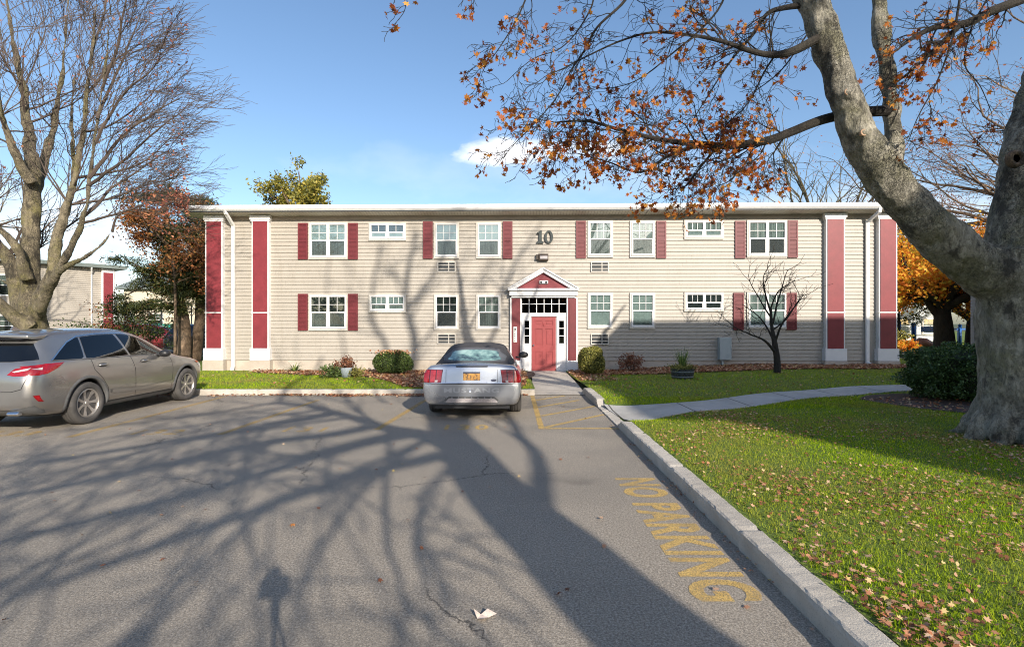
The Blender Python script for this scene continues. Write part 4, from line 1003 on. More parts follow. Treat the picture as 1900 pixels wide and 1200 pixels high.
def make_convertible(loc):
    root = empty('parked_convertible', loc, R(-.6), 'silver convertible with black soft top parked facing the building beside the hatched marking', 'car')
    body = loft(CVST, 3); whl = [(1.0, .325, .375), (3.57, .325, .375)]
    body = cut_wheels(body, whl, [M['silver'], M['black']], .93); body.name = 'body'; body.parent = root
    D = Drape(body)
    # soft top
    def ts(z0, zt, w0, wt): return [(0, z0), (w0 * .7, z0), (w0, z0), (w0 - .01, z0 + .02), (w0 + (wt - w0) * .5, z0 + (zt - z0) * .52), (wt + .03, zt - .07), (wt - .04, zt - .015), (wt * .5, zt + .012), (0, zt + .02)]
    top = loft([(.50, ts(.97, 1.0, .70, .64)), (.54, ts(.97, 1.03, .75, .66)), (.72, ts(.96, 1.10, .785, .62)), (1.02, ts(.95, 1.235, .80, .585)), (1.28, ts(.94, 1.325, .80, .565)), (1.6, ts(.94, 1.355, .795, .56)), (2.2, ts(.93, 1.345, .79, .56)), (2.55, ts(.93, 1.29, .78, .55)), (2.95, ts(.93, 1.06, .75, .58)), (3.05, ts(.93, .97, .74, .6))], 3)
    top.name = 'soft_top'; top.parent = root; top.data.materials.clear(); top.data.materials.append(M['fabric'])
    T = Drape(top)
    rw = T('rear_window', [(-.50, 1.065), (-.475, 1.13), (-.42, 1.22), (0, 1.245), (.42, 1.22), (.475, 1.13), (.50, 1.065), (0, 1.05)], 'B', M['rearglass'], top, .008, .04, rnd=3)
    T('window_surround', [(-.60, 1.045), (-.50, 1.21), (-.36, 1.275), (.36, 1.275), (.50, 1.21), (.60, 1.045)], 'B', M['fabric2'], top, .003, .04, rnd=2)
    for ax, s in (('R', 1), ('L', -1)):
        T('side_window', [(1.35, 1.02), (1.40, 1.20), (1.55, 1.275), (2.3, 1.275), (2.75, 1.06), (2.75, 1.0)], ax, M['carglass'], top, .006, .05)
        strip(D, 'door_seam', [(1.45, .92), (1.42, .6), (1.50, .28)], .01, ax, M['black'], body, .002); strip(D, 'door_seam', [(2.85, .90), (2.88, .6), (2.8, .28)], .01, ax, M['black'], body, .002)
        MX = .985; b = MB(); b.lathe([(0, -.05), (.07, -.045), (.10, -.01), (.095, .04), (.05, .09), (0, .10)], (s * MX, 2.50, 1.055), 'y', 18)
        b.v = [(s * MX + (x - s * MX) * 1.15, y, 1.055 + (z - 1.055) * .72) for x, y, z in b.v]; b.box(min(s * .80, s * .92), max(s * .80, s * .92), 2.48, 2.54, .98, 1.02)
        if s > 0: b.build('mirror', M['black'], body, True)
        hd = MB(); hd.box(min(s * .905, s * .935), max(s * .905, s * .935), 1.60, 1.74, .80, .825); hd.build('handle', M['silver'], body, bevel=.006)
        # lamps: three upright segments wrapping the corner
        q = [(s * .53, .925), (s * .87, .935), (s * .905, .80), (s * .885, .685), (s * .57, .685)]
        tl = D('tail_lamp', q, 'B', M['lamp_dark'], body, .004, .03)
        for i in range(3):
            a0 = .545 + i * .115; a1 = a0 + .095; k0, k1 = (.02 if i == 0 else 0), (-.0)
            D('lamp_segment', [(s * (a0 + .0), .915), (s * a1, .918), (s * (a1 + .012), .70), (s * (a0 + .015), .70)], 'B', M['lamp_red'], tl, .018, .03)
        D('reversing_lamp', [(s * .62, .735), (s * .675, .735), (s * .68, .70), (s * .63, .70)], 'B', M['lamp_white'], tl, .024, .03)
        D('lamp_side', [(.04, .92), (.16, .90), (.20, .80), (.10, .70), (.03, .69)], ax, M['lamp_red'], tl, .006, .03)
        for y in (1.0, 3.57): wheel('wheel', root, s * .805, y, .325, .225, s, 5, .215, 1)
    strip(D, 'boot_seam', [(-.90, .672), (-.5, .668), (.5, .668), (.90, .672)], .012, 'B', M['black'], body, .003)
    strip(D, 'boot_seam', [(-.475, .69), (-.475, .93)], .008, 'B', M['cladding'], body, .003); strip(D, 'boot_seam', [(.475, .69), (.475, .93)], .008, 'B', M['cladding'], body, .003)
    b = MB(); b.box(-.33, .33, .002, .04, .665, .90); 
    D('plate_panel', [(-.30, .895), (.30, .895), (.29, .68), (-.29, .68)], 'B', M['silver'], body, .014, .03)
    pl = D('number_plate', [(-.155, .885), (.155, .885), (.155, .735), (-.155, .735)], 'B', M['plate'], body, .024, .05)
    D('plate_band', [(-.155, .885), (.155, .885), (.155, .858), (-.155, .858)], 'B', M['plate_blue'], pl, .028, .05)
    D('high_brake_lamp', [(-.30, .992), (.30, .992), (.29, .972), (-.29, .972)], 'B', M['black'], body, .010, .02)
    b = MB(); nn = 20
    ov = [(.405 + .052 * math.cos(2 * math.pi * i / nn), .735 + .021 * math.sin(2 * math.pi * i / nn)) for i in range(nn)]
    D('oval_badge', ov, 'B', M['plate_blue'], body, .010, .02)
    # embossed lettering on the bumper
    t = text_obj('bumper_lettering', 'MUSTANG', .115, M['emboss'], Matrix.Identity(4), body, off=.004, sx=1.75, sp=1.12, align='CENTER')
    bad = []
    for v in t.data.vertices:
        p = D.pt(v.co.x, v.co.y + .545, 'B', .010); v.co = p if p else Vector((v.co.x, 0, v.co.y + .545))
    D('bumper_recess', [(-.50, .375), (-.42, .435), (.42, .435), (.50, .375), (.46, .315), (-.46, .315)], 'B', M['cladding'], body, .004, .03)
    D('bumper_insert', [(-.485, .345), (-.41, .405), (.41, .405), (.485, .345), (.47, .325), (-.47, .325)], 'B', M['lamp_white'], body, .012, .03)
    for i in range(7):
        b = MB(); x = -.36 + i * .12; p = D.pt(x, .415, 'B', .014); b.prism([(x - .018, .405), (x + .018, .405), (x, .435)], p.y - .012, p.y + .02, 'y'); b.build('bumper_tooth', M['silver'], body)
    b = MB(); b.box(-.70, .70, .12, 4.3, .20, .27); b.tube([(-.35, .25, .24), (.5, .28, .24)], .09, 10); b.build('underbody', M['black'], root)
    b = MB(); b.box(-.5, .5, 1.30, 1.42, .9, 1.18); b.build('rear_seat', M['dark'], root)
    return root
g = G('soft_top_window', Rough=.12, Coat=1.0); nn = g.noise(3.2, 4, .6, g.co((1, 1, 2.2)))
g.set('Base', g.ramp(nn, (.38, c(.055, .085, .09)), (.5, c(.20, .33, .30)), (.62, c(.42, .58, .52)))); M['rearglass'] = g.mat
M['fabric2'] = simple('soft_top_seam_fabric', c(.10, .105, .115), .8, .2, 5, .3, 120)
M['emboss'] = paint('embossed_silver', c(.62, .64, .68), .7, .3)
make_convertible((-.745, 9.52, 0))
# parked cars far off behind the pine
make_suv((-23.3, 29.5, .06), R(-68), M['carred'], 'red car seen through the pine trunks by the green screen', False, 'parked_car', 'cars in the far lot')
make_suv((-19.3, 29.0, .06), R(-75), M['cardark'], 'dark blue car parked behind the pine trunks in front of the red car', False, 'parked_car', 'cars in the far lot')
# ---------------------------------------------------------------- trees
MAPLE = [(0, -.5), (.16, -.22), (.5, -.30), (.34, .02), (.52, .28), (.16, .24), (0, .62), (-.18, .22), (-.50, .30), (-.33, 0), (-.48, -.28), (-.15, -.20)]
OVAL = [(0, -.5), (.26, -.15), (.24, .2), (0, .55), (-.25, .18), (-.26, -.16)]
SMALLQ = [(0, -.5), (.3, 0), (0, .5), (-.3, 0)]
NEEDLE = [(-.07, -.6), (.07, -.6), (.10, .3), (0, .7), (-.10, .3)]
def leaf_cloud(name, pts, size, shape, mat, parent, seed=0, flat=None, rnd=None, bend=.25, up=None):
    rs = np.random.RandomState(seed); pts = np.asarray(pts, dtype=np.float64); n = len(pts)
    if parent is not None: pts = pts - np.array(parent.location)[None, :]
    S = np.asarray(shape, dtype=np.float64); k = len(S); size = np.broadcast_to(size, (n,)) * rs.uniform(.7, 1.3, n)
    if flat is not None: nz_ = rs.normal(0, flat, (n, 3)) + np.array([0, 0, 1.0])
    else: nz_ = rs.normal(0, 1, (n, 3))
    if up is not None: nz_ = nz_ + up
    nz_ /= np.linalg.norm(nz_, axis=1)[:, None] + 1e-9
    a = rs.normal(0, 1, (n, 3)); a -= nz_ * (a * nz_).sum(1)[:, None]; a /= np.linalg.norm(a, axis=1)[:, None] + 1e-9; bb = np.cross(nz_, a)
    V = pts[:, None, :] + (a[:, None, :] * S[None, :, 0:1] + bb[:, None, :] * S[None, :, 1:2]) * size[:, None, None]
    cv = rs.uniform(-1, 1, n)[:, None] * bend
    V = V + nz_[:, None, :] * ((S[None, :, 0] ** 2 + .5 * S[None, :, 1] ** 2) * cv * size[:, None])[:, :, None] * 2
    F = np.arange(n * k).reshape(n, k)
    if rnd is None: rnd = rs.uniform(0, 1, n)
    return np_mesh(name, V.reshape(-1, 3), F, mat, parent, np.repeat(rnd, k))
def rot_about(d, ax, a): return Matrix.Rotation(a, 3, ax) @ d
def grow(b, p, d, L, r, lvl, cfg, rng, tips):
    n = max(2, int(cfg.get('seg', 4))); pts = [p.copy()]; dirs = [d.copy()]; q = p.copy(); dd = d.normalized()
    wv = cfg['wander']; bias = cfg['bias']; bw = cfg['bw']
    for i in range(n):
        dd = (dd + Vector((rng.gauss(0, wv), rng.gauss(0, wv), rng.gauss(0, wv))) + bias * bw).normalized()
        q = q + dd * (L / n); pts.append(q.copy()); dirs.append(dd.copy())
    r1 = max(cfg['minr'], r * cfg.get('taper', .45))
    rr = [max(cfg['minr'] * .8, r + (r1 - r) * i / n) for i in range(n + 1)]
    b.tube(pts, rr, 3 if r < .025 else (5 if r < .08 else 8), cap=False)
    if lvl <= 0 or L < cfg.get('minL', .2):
        tips.append((pts[-1], dirs[-1])); tips.append((pts[-2], dirs[-2])); return
    nc = cfg['nch'][min(lvl, len(cfg['nch']) - 1)] if isinstance(cfg['nch'], (list, tuple)) else cfg['nch']
    for j in range(nc):
        f = .25 + .75 * (j + rng.random()) / nc; i = min(n - 1, int(f * n)); t = f * n - i
        base = pts[i].lerp(pts[i + 1], min(1, t)); dv = dirs[i + 1]
        ax = Vector((rng.gauss(0, 1), rng.gauss(0, 1), rng.gauss(0, 1))); ax = (ax - dv * ax.dot(dv))
        if ax.length < 1e-4: continue
        nd = rot_about(dv, ax.normalized(), rng.uniform(*cfg['ang']))
        grow(b, base, nd, L * rng.uniform(*cfg['lf']) * (1.15 - .45 * f), max(cfg['minr'], rr[i] * cfg.get('rf', .6)), lvl - 1, cfg, rng, tips)
    # leader continues
    grow(b, pts[-1], dirs[-1], L * cfg.get('lead', .6), rr[-1], lvl - 1, cfg, rng, tips)
def limb(b, pts, r, sides=10, n=6, wob=0.0, seed=0):
    Q = catmull([Vector(p) for p in pts], n); k = len(pts)
    if not isinstance(r, (list, tuple)): r = [r] * k
    rr = []
    for i in range(len(Q)):
        f = i / n; a = min(k - 1, int(f)); d = min(k - 1, a + 1); rr.append(r[a] + (r[d] - r[a]) * (f - a))
    if wob:
        Q = [q + Vector((noise.noise(q * 1.7 + Vector((seed, 0, 0))), noise.noise(q * 1.7 + Vector((0, seed, 5))), 0)) * wob for q in Q]
    b.tube(Q, rr, sides); return Q, rr
def remesh_limbs(b, name, mats, parent, vox, amp=.02, freq=4, origin=(0,0,0), extra=None):
    o = b.build(name, mats, parent, True, origin=origin)
    m = o.modifiers.new('r', 'REMESH'); m.mode = 'VOXEL'; m.voxel_size = vox; m.use_smooth_shade = True
    m = o.modifiers.new('s', 'SMOOTH'); m.iterations = 4; m.factor = .6
    bake(o); me = o.data
    n_ = len(me.vertices); C_ = np.empty(n_ * 3, np.float32); me.vertices.foreach_get('co', C_); C_ = C_.reshape(-1, 3)
    NV = np.empty(n_ * 3, np.float32); me.vertex_normals.foreach_get('vector', NV); NV = NV.reshape(-1, 3); hh = np.empty(n_)
    for i in range(n_):
        q = Vector(C_[i].tolist()); hh[i] = noise.noise(q * freq) * amp + noise.noise(Vector((q.x * 12, q.y * 12, q.z * 3.5))) * amp * .45 + noise.noise(q * freq * 5) * amp * .2
    me.vertices.foreach_set('co', (C_ + NV * hh[:, None]).astype(np.float32).ravel())
    me.update(); me.polygons.foreach_set('use_smooth', [True] * len(me.polygons))
    me.materials.clear()
    for mt in (mats if isinstance(mats, (list, tuple)) else [mats]): me.materials.append(mt)
    return o
# ---- big right-hand tree
TR = P(1876, 838, 7.35); TR.z = .12
RT = empty('large_tree', TR, 0, 'big grey trunk with an arm leaning left and orange leaves still hanging', 'tree', 'bare autumn trees')
o_ = TR
b = MB(); Y = 7.35
limb(b, [P(1888, 850, Y), P(1885, 800, Y), P(1880, 720, Y), P(1878, 620, Y), P(1880, 540, Y), P(1884, 470, Y)], [.46, .405, .39, .39, .415, .44], 20)
limb(b, [P(1885, 500, Y), P(1892, 430, Y), P(1902, 350, Y + .05), P(1910, 270, Y + .1), P(1925, 190, Y + .2), P(1950, 90, Y + .3), P(1985, -30, Y + .5), P(2020, -110, Y + .8)], [.46, .37, .33, .30, .27, .20, .09, .02], 16)
ARM = [P(1880, 530, Y), P(1815, 492, Y - .05), P(1755, 450, Y - .1), P(1690, 384, Y - .15), P(1640, 325, Y - .2), P(1600, 262, Y - .25), P(1568, 180, Y - .3), P(1540, 95, Y - .3), P(1508, 8, Y - .3), P(1470, -90, Y - .3), P(1430, -230, Y - .2), P(1380, -400, Y), P(1350, -520, Y)]
limb(b, ARM, [.43, .33, .295, .27, .245, .22, .195, .19, .195, .17, .12, .06, .02], 18)
limb(b, [P(1648, 335, Y - .1), P(1655, 285, Y), P(1655, 225, Y + .1), P(1648, 150, Y + .2), P(1640, 85, Y + .25), P(1630, 25, Y + .3), P(1632, -60, Y + .4), P(1650, -200, Y + .6), P(1700, -300, Y + .6)], [.18, .135, .12, .11, .105, .10, .08, .04, .015], 12)
for an, ln in ((178, .42), (215, .3), (250, .75), (300, .85), (20, .9), (80, .8), (130, .6)):   # root flare
    a = R(an); limb(b, [TR + Vector((math.cos(a) * .22, math.sin(a) * .22, .55)), TR + Vector((math.cos(a) * .40, math.sin(a) * .40, .16)), TR + Vector((math.cos(a) * (.40 + ln * .28), math.sin(a) * (.40 + ln * .28), .02)), TR + Vector((math.cos(a) * (.42 + ln * .6), math.sin(a) * (.42 + ln * .6), -.09))], [.17, .15, .10, .05], 10)
for (px, py, yy, rr) in ((1574, 172, Y - .46, .08), (1604, 247, Y - .44, .08)):  # swollen knots
    q = P(px, py, yy); b.tube([q + Vector((0, .22, 0)), q, q + Vector((0, -.04, 0))], [rr * 1.2, rr, rr * .9], 12)
trunk = remesh_limbs(b, 'trunk', M['bark'], RT, .024, .040, 3.2, o_)
for (px, py, yy, rr) in ((1573, 171, Y - .50, .050), (1603, 246, Y - .48, .052)):
    b = MB(); q = P(px, py, yy) - o_; b.lathe([(0, -.0), (rr * .55, -.004), (rr * .7, -.012), (rr * .9, -.008), (rr, .05)], (q.x, q.y - .0, q.z), 'y', 16); b.build('pruning_scar', M['cutwood'], trunk, True)
b = MB(); q = P(1887, 294, Y - .30) - o_; b.lathe([(.05, .02), (.06, -.012), (.09, -.022), (.115, -.008), (.125, .05)], (q.x, q.y, q.z), 'y', 20); b.lathe([(0, .01), (.06, .01)], (q.x, q.y, q.z), 'y', 20)
b.m = [0] * (20 * 4 + 1) + [0] * (len(b.f) - 81); b.build('hollow_knot', M['bark_b'], trunk, True)
rng = random.Random(5)
b = MB(); tips = []
cfg = dict(wander=.22, bias=Vector((-.2, 0, -.35)), bw=.10, nch=[0, 2, 3, 3], ang=(R(25), R(65)), lf=(.5, .85), minr=.0032, seg=5, rf=.55, lead=.6, minL=.12)
def bough(px, rad, dens, L, lvl=2, c_=None, yj=.0, side=10, t0=.12, up=0):
    """px: list of (px,py,depth)"""
    Q, rr = limb(b, [P(*p) for p in px], rad, side, 6, .03, rng.random() * 9)
    n = len(Q)
    for k in range(dens):
        f = t0 + (1 - t0) * (k + rng.random()) / dens; i = min(n - 2, int(f * (n - 1))); t = (Q[i + 1] - Q[i]).normalized()
        ax = Vector((rng.gauss(0, .5), rng.gauss(0, 1), rng.gauss(0, .5))); ax = (ax - t * ax.dot(t)).normalized()
        d = rot_about(t, ax, rng.uniform(R(25), R(70))); d.z += up
        grow(b, Q[i], d, L * rng.uniform(.6, 1.2) * (1.1 - .4 * f), max(.004, rr[i] * .5 if rr[i] < .03 else .014), lvl, c_ or cfg, rng, tips)
    grow(b, Q[-1], (Q[-1] - Q[-2]).normalized(), L * .8, rr[-1], lvl, c_ or cfg, rng, tips)
y7 = 7.3
bough([(1650, 205, y7 + .1), (1590, 210, y7 + .1), (1530, 222, y7), (1470, 245, y7 - .1), (1420, 262, y7 - .2), (1350, 270, y7 - .3), (1280, 266, y7 - .4), (1220, 258, y7 - .5), (1150, 240, y7 - .6), (1090, 225, y7 - .7), (1030, 228, y7 - .8)], [.075, .07, .065, .06, .055, .048, .04, .03, .022, .014, .008], 34, .62, 3, t0=.30)
bough([(1300, 268, y7 - .4), (1240, 290, y7 - .4), (1190, 320, y7 - .4), (1130, 300, y7 - .5), (1075, 285, y7 - .6)], [.03, .022, .014, .009, .006], 14, .42, 2)
bough([(1330, 272, y7 - .3), (1300, 310, y7 - .2), (1270, 345, y7 - .1), (1240, 352, y7 - .1)], [.02, .014, .009, .006], 12, .40, 2)
bough([(1400, 268, y7 - .2), (1385, 300, y7), (1355, 335, y7 + .1), (1330, 345, y7 + .1)], [.016, .012, .008, .005], 10, .36, 2)
bough([(1520, 70, y7 - .3), (1480, 92, y7 - .35), (1440, 102, y7 - .4), (1400, 98, y7 - .5), (1340, 78, y7 - .6), (1280, 66, y7 - .7), (1200, 62, y7 - .8), (1120, 90, y7 - .9), (1040, 130, y7 - 1.0)], [.06, .055, .045, .035, .026, .020, .014, .010, .006], 22, .6, 2, t0=.25)
bough([(1500, 8, y7 - .3), (1455, 14, y7 - .2), (1425, 25, y7 - .1), (1400, 60, y7), (1370, 95, y7), (1330, 150, y7), (1290, 220, y7)], [.045, .035, .028, .022, .015, .010, .006], 16, .5, 2, t0=.2)
bough([(1180, -60, 6.3), (1160, 0, 6.3), (1110, 50, 6.3), (1085, 95, 6.3), (1060, 130, 6.3), (1030, 185, 6.3), (985, 235, 6.3), (950, 270, 6.3)], [.02, .018, .014, .011, .009, .007, .006, .004], 16, .42, 2)
bough([(1000, -60, 6), (975, 0, 6), (950, 50, 6), (925, 90, 6), (900, 125, 6)], [.012, .010, .008, .006, .004], 9, .34, 2)
bough([(1060, -60, 6.6), (1100, -10, 6.6), (1080, 45, 6.6), (1040, 90, 6.6), (990, 110, 6.6), (940, 150, 6.5)], [.012, .011, .009, .007, .005, .004], 12, .40, 2)
bough([(1360, -60, 6.8), (1330, 20, 6.8), (1250, 100, 6.8), (1180, 150, 6.8), (1120, 165, 6.8)], [.016, .013, .010, .007, .004], 13, .45, 2)
bough([(1440, 100, 7), (1410, 150, 7), (1380, 200, 7), (1350, 230, 7)], [.014, .011, .008, .005], 9, .4, 2)
bough([(1560, -40, 7.4), (1500, 60, 7.6), (1450, 130, 7.7), (1400, 170, 7.8)], [.014, .012, .009, .006], 10, .4, 2)
bough([(2000, -40, 6.8), (1900, -2, 6.9), (1840, 22, 6.9), (1790, 46, 6.95), (1740, 50, 7), (1700, 66, 7), (1668, 88, 7)], [.07, .06, .055, .05, .04, .03, .02], 15, .5, 2, t0=.2)
bough([(1780, 48, 6.95), (1735, 92, 7), (1695, 128, 7), (1662, 152, 7)], [.04, .028, .018, .010], 9, .4, 2)
bough([(1790, -60, 6.9), (1775, 40, 6.9), (1755, 110, 6.9), (1730, 170, 6.9), (1700, 225, 6.9), (1685, 262, 6.9)], [.016, .014, .011, .009, .006, .004], 13, .34, 2)
bough([(1860, -60, 7.2), (1830, 0, 7.2), (1800, 60, 7.2), (1790, 120, 7.2), (1820, 160, 7.2), (1840, 210, 7.2)], [.014, .012, .010, .008, .006, .004], 9, .34, 2)
bough([(730, -70, 5.6), (745, -20, 5.6), (750, 15, 5.6), (735, 40, 5.6)], [.008, .006, .004, .003], 6, .22, 1)
bough([(870, -60, 5.6), (880, -20, 5.6), (878, 8, 5.6)], [.006, .005, .003], 4, .2, 1)
for (px, py, yy, L_) in ((1500, -40, 7.2, 1.6), (1450, -150, 7.2, 2), (1640, -40, 7.7, 1.8), (1640, -150, 7.9, 2)):
    grow(b, P(px, py, yy), Vector((rng.uniform(-1, .5), rng.uniform(-.6, .6), .6)).normalized(), L_, .04, 3, dict(cfg, bias=Vector((0, 0, .1))), rng, tips)
crown = b.build('crown', M['bark_d'], RT, origin=o_)
pts = []
for (p, d) in tips:
    px = 950 + p.x / p.y * 960; py = 600 - (p.z - CAMH) / p.y * 960
    dens = .15
    if 1000 < px < 1420 and 235 < py < 395: dens = .27
    elif px > 1560: dens = .20
    elif px < 900: dens = .25
    if rng.random() < dens * (.55 + .9 * max(0, noise.noise(p * 1.6) + .3)):
        for k in range(rng.choice((1, 2, 3, 4))): pts.append(p + Vector((rng.gauss(0, .035), rng.gauss(0, .035), rng.gauss(-.03, .035))))
print('right tree tips', len(tips), 'leaves', len(pts))
leaf_cloud('leaves', pts, .068, MAPLE, M['maple'], RT, 3, bend=.9)
# ---- big left-hand bare tree
b = MB(); Yl = 15.5; TL = P(62, 700, Yl); TL.z = .1
LT = empty('large_tree', TL, 0, 'tall many-stemmed bare tree with mossy pale bark behind the SUV', 'tree', 'bare autumn trees')
def PL(px, py, dy=0): return P(px, py, Yl + dy)
limb(b, [PL(62, 720), PL(62, 650), PL(60, 600), PL(58, 560), PL(57, 500), PL(57, 440), PL(58, 390), PL(62, 330)], [.52, .42, .35, .29, .23, .225, .22, .20], 16)
LL = [([(62, 330), (58, 290), (52, 230, .3), (42, 165, .5), (28, 95, .6), (15, 20, .8), (5, -80, 1)], [.27, .22, .19, .17, .15, .12, .08]),
      ([(60, 600), (76, 555, -.3), (97, 510, -.3), (104, 455, -.3), (122, 390, -.3), (140, 320, -.4), (152, 250, -.5), (160, 175, -.6), (170, 95, -.7), (178, 0, -.8), (190, -100, -1)], [.28, .26, .25, .24, .21, .18, .16, .13, .10, .08, .05]),
      ([(70, 575, -.5), (90, 535, -.8), (115, 490, -1), (140, 445, -1.1), (155, 400, -1.2), (165, 340, -1.2), (176, 270, -1.3), (186, 190, -1.4), (198, 110, -1.5), (205, 20, -1.6), (215, -80, -1.7)], [.20, .17, .15, .14, .13, .13, .115, .10, .08, .06, .04]),
      ([(50, 600), (35, 545, .2), (22, 495, .2), (5, 462, .2), (-30, 420, .3), (-70, 340, .3), (-100, 240, .4)], [.36, .30, .28, .24, .20, .16, .10]),
      ([(55, 610, -.3), (30, 590, -.5), (-5, 560, -.7), (-60, 500, -1), (-120, 400, -1)], [.30, .24, .20, .16, .10]),
      ([(52, 520, -.3), (40, 480, -.5), (20, 445, -.7), (-5, 420, -.8), (-40, 380, -1)], [.22, .17, .15, .12, .09]),
      ([(60, 360, .4), (80, 300, .8), (98, 240, 1), (112, 160, 1.2), (122, 70, 1.4), (130, -40, 1.6)], [.22, .17, .14, .11, .08, .05]),
      ([(60, 340, -.3), (30, 290, -.6), (8, 230, -.8), (-10, 150, -1), (-30, 60, -1)], [.18, .15, .12, .09, .06]),
      ([(84, 540, -.8), (105, 512, -1), (130, 490, -1.2), (165, 474, -1.4), (190, 452, -1.4), (206, 430, -1.4)], [.14, .12, .11, .10, .085, .07]),
      ([(100, 470, .3), (112, 420, .8), (128, 370, 1.2), (138, 300, 1.5), (132, 220, 1.8), (140, 130, 2)], [.20, .16, .14, .12, .10, .07])]
LQ = []
for pts_, rr_ in LL:
    LQ.append(limb(b, [PL(*p) for p in pts_], [r * (.86 - .42 * min(1, k / 5)) for k, r in enumerate(rr_)], 12, 5, .05))
for an in range(0, 360, 52):
    a = R(an); limb(b, [TL + Vector((math.cos(a) * .4, math.sin(a) * .4, .8)), TL + Vector((math.cos(a) * .75, math.sin(a) * .75, .2)), TL + Vector((math.cos(a) * 1.3, math.sin(a) * 1.3, -.1))], [.3, .25, .08], 10)
remesh_limbs(b, 'trunk', M['bark_l'], LT, .045, .035, 2.5, TL)
b = MB(); tips = []; rng = random.Random(11)
cl = dict(wander=.16, bias=Vector((.75, 0, .16)), bw=.17, nch=[0, 3, 4, 4], ang=(R(12), R(42)), lf=(.55, .9), minr=.0048, seg=5, rf=.55, lead=.7, minL=.3)
def lb(px, rad, dens, L, lvl=2, c_=cl, t0=.2, up=.0):
    px = [(p[0] - 16 * k, *p[1:]) for k, p in enumerate(px)]
    Q, rr = limb(b, [PL(*p) for p in px], rad, 6, 5, .06, rng.random() * 9); n = len(Q)
    for k in range(dens):
        f = t0 + (1 - t0) * (k + rng.random()) / dens; i = min(n - 2, int(f * (n - 1))); t = (Q[i + 1] - Q[i]).normalized()
        ax = Vector((rng.gauss(0, .6), rng.gauss(0, 1), rng.gauss(0, .6))); ax = (ax - t * ax.dot(t)).normalized()
        d = rot_about(t, ax, rng.uniform(R(15), R(50)))
        grow(b, Q[i], d, L * rng.uniform(.7, 1.2) * (1.15 - .5 * f), max(.009, rr[i] * .45), lvl, c_, rng, tips)
    grow(b, Q[-1], (Q[-1] - Q[-2]).normalized(), L * .8, rr[-1], lvl, c_, rng, tips)
for px, rad in (([(165, 330, -1.2), (235, 262, -1), (310, 215, -.8), (385, 182, -.6)], [.07, .045, .03, .012]),
                ([(163, 345, -1.2), (240, 300, -1.6), (320, 245, -2), (375, 212, -2.2)], [.06, .04, .025, .012]),
                ([(152, 405, -1.1), (225, 350, -.6), (300, 308, 0), (365, 275, .4)], [.06, .04, .026, .012]),
                ([(140, 330, -.4), (220, 320, .6), (300, 300, 1), (370, 250, 1.4)], [.06, .04, .026, .012]),
                ([(128, 380, -.3), (220, 368, .5), (300, 345, 1), (370, 330, 1.4)], [.055, .04, .024, .012]),
                ([(148, 415, -1.1), (230, 398, -1.4), (300, 380, -1.5), (350, 366, -1.5)], [.05, .035, .02, .010]),
                ([(176, 265, -1.3), (235, 190, -1.3), (300, 140, -1.4), (345, 108, -1.5)], [.06, .04, .025, .012]),
                ([(182, 220, -1.4), (230, 140, -1), (275, 75, -.8), (310, 25, -.6)], [.055, .04, .025, .012]),
                ([(190, 170, -1.5), (235, 80, -1.8), (265, 10, -2), (290, -50, -2)], [.05, .04, .025, .012]),
                ([(152, 245, -.5), (215, 235, 0), (290, 195, .4), (355, 150, .8)], [.05, .035, .022, .010]),
                ([(160, 175, -.6), (220, 120, 0), (280, 90, .5), (330, 65, .9)], [.05, .035, .022, .010]),
                ([(165, 120, -.7), (205, 40, -.6), (235, -40, -.5)], [.045, .03, .015]),
                ([(206, 430, -1.4), (235, 400, -1.5), (280, 385, -1.5), (330, 375, -1.5)], [.05, .03, .02, .010])):
    lb(px, [r * .8 for r in rad], 10, 1.2, 2)
cu = dict(cl, bias=Vector((.12, 0, .9)), bw=.10, ang=(R(18), R(50)), minr=.0065)
for Q, rr in LQ[:4] + LQ[6:8] + LQ[9:]:
    for k in range(11):
        i = int((.35 + .65 * rng.random()) * (len(Q) - 2)); d = Vector((rng.gauss(.25, .7), rng.gauss(0, .6), .75)).normalized()
        grow(b, Q[i], d, rng.uniform(1.1, 2.1), max(.014, rr[i] * .28), 2, cu, rng, tips)
lc = b.build('crown', M['twig_pale'], LT, origin=TL)
pts = [p + Vector((rng.gauss(0, .05), rng.gauss(0, .05), rng.gauss(0, .05))) for p, d in tips if rng.random() < (.6 if (p.z - CAMH) / p.y * 960 < 250 and p.x > -12.5 else .10)]
pts += [p + Vector((rng.gauss(0, .15), rng.gauss(0, .1), rng.gauss(0, .15))) for p, d in tips if (p.z - CAMH) / p.y * 960 < 245 and p.x > -12.5 and rng.random() < .8]
pts = [p for p in pts if 950 + p.x / p.y * 960 < 352]
print('left tree tips', len(tips), len(pts))
leaf_cloud('leaves', pts, .085, OVAL, M['redtwig'], LT, 8)
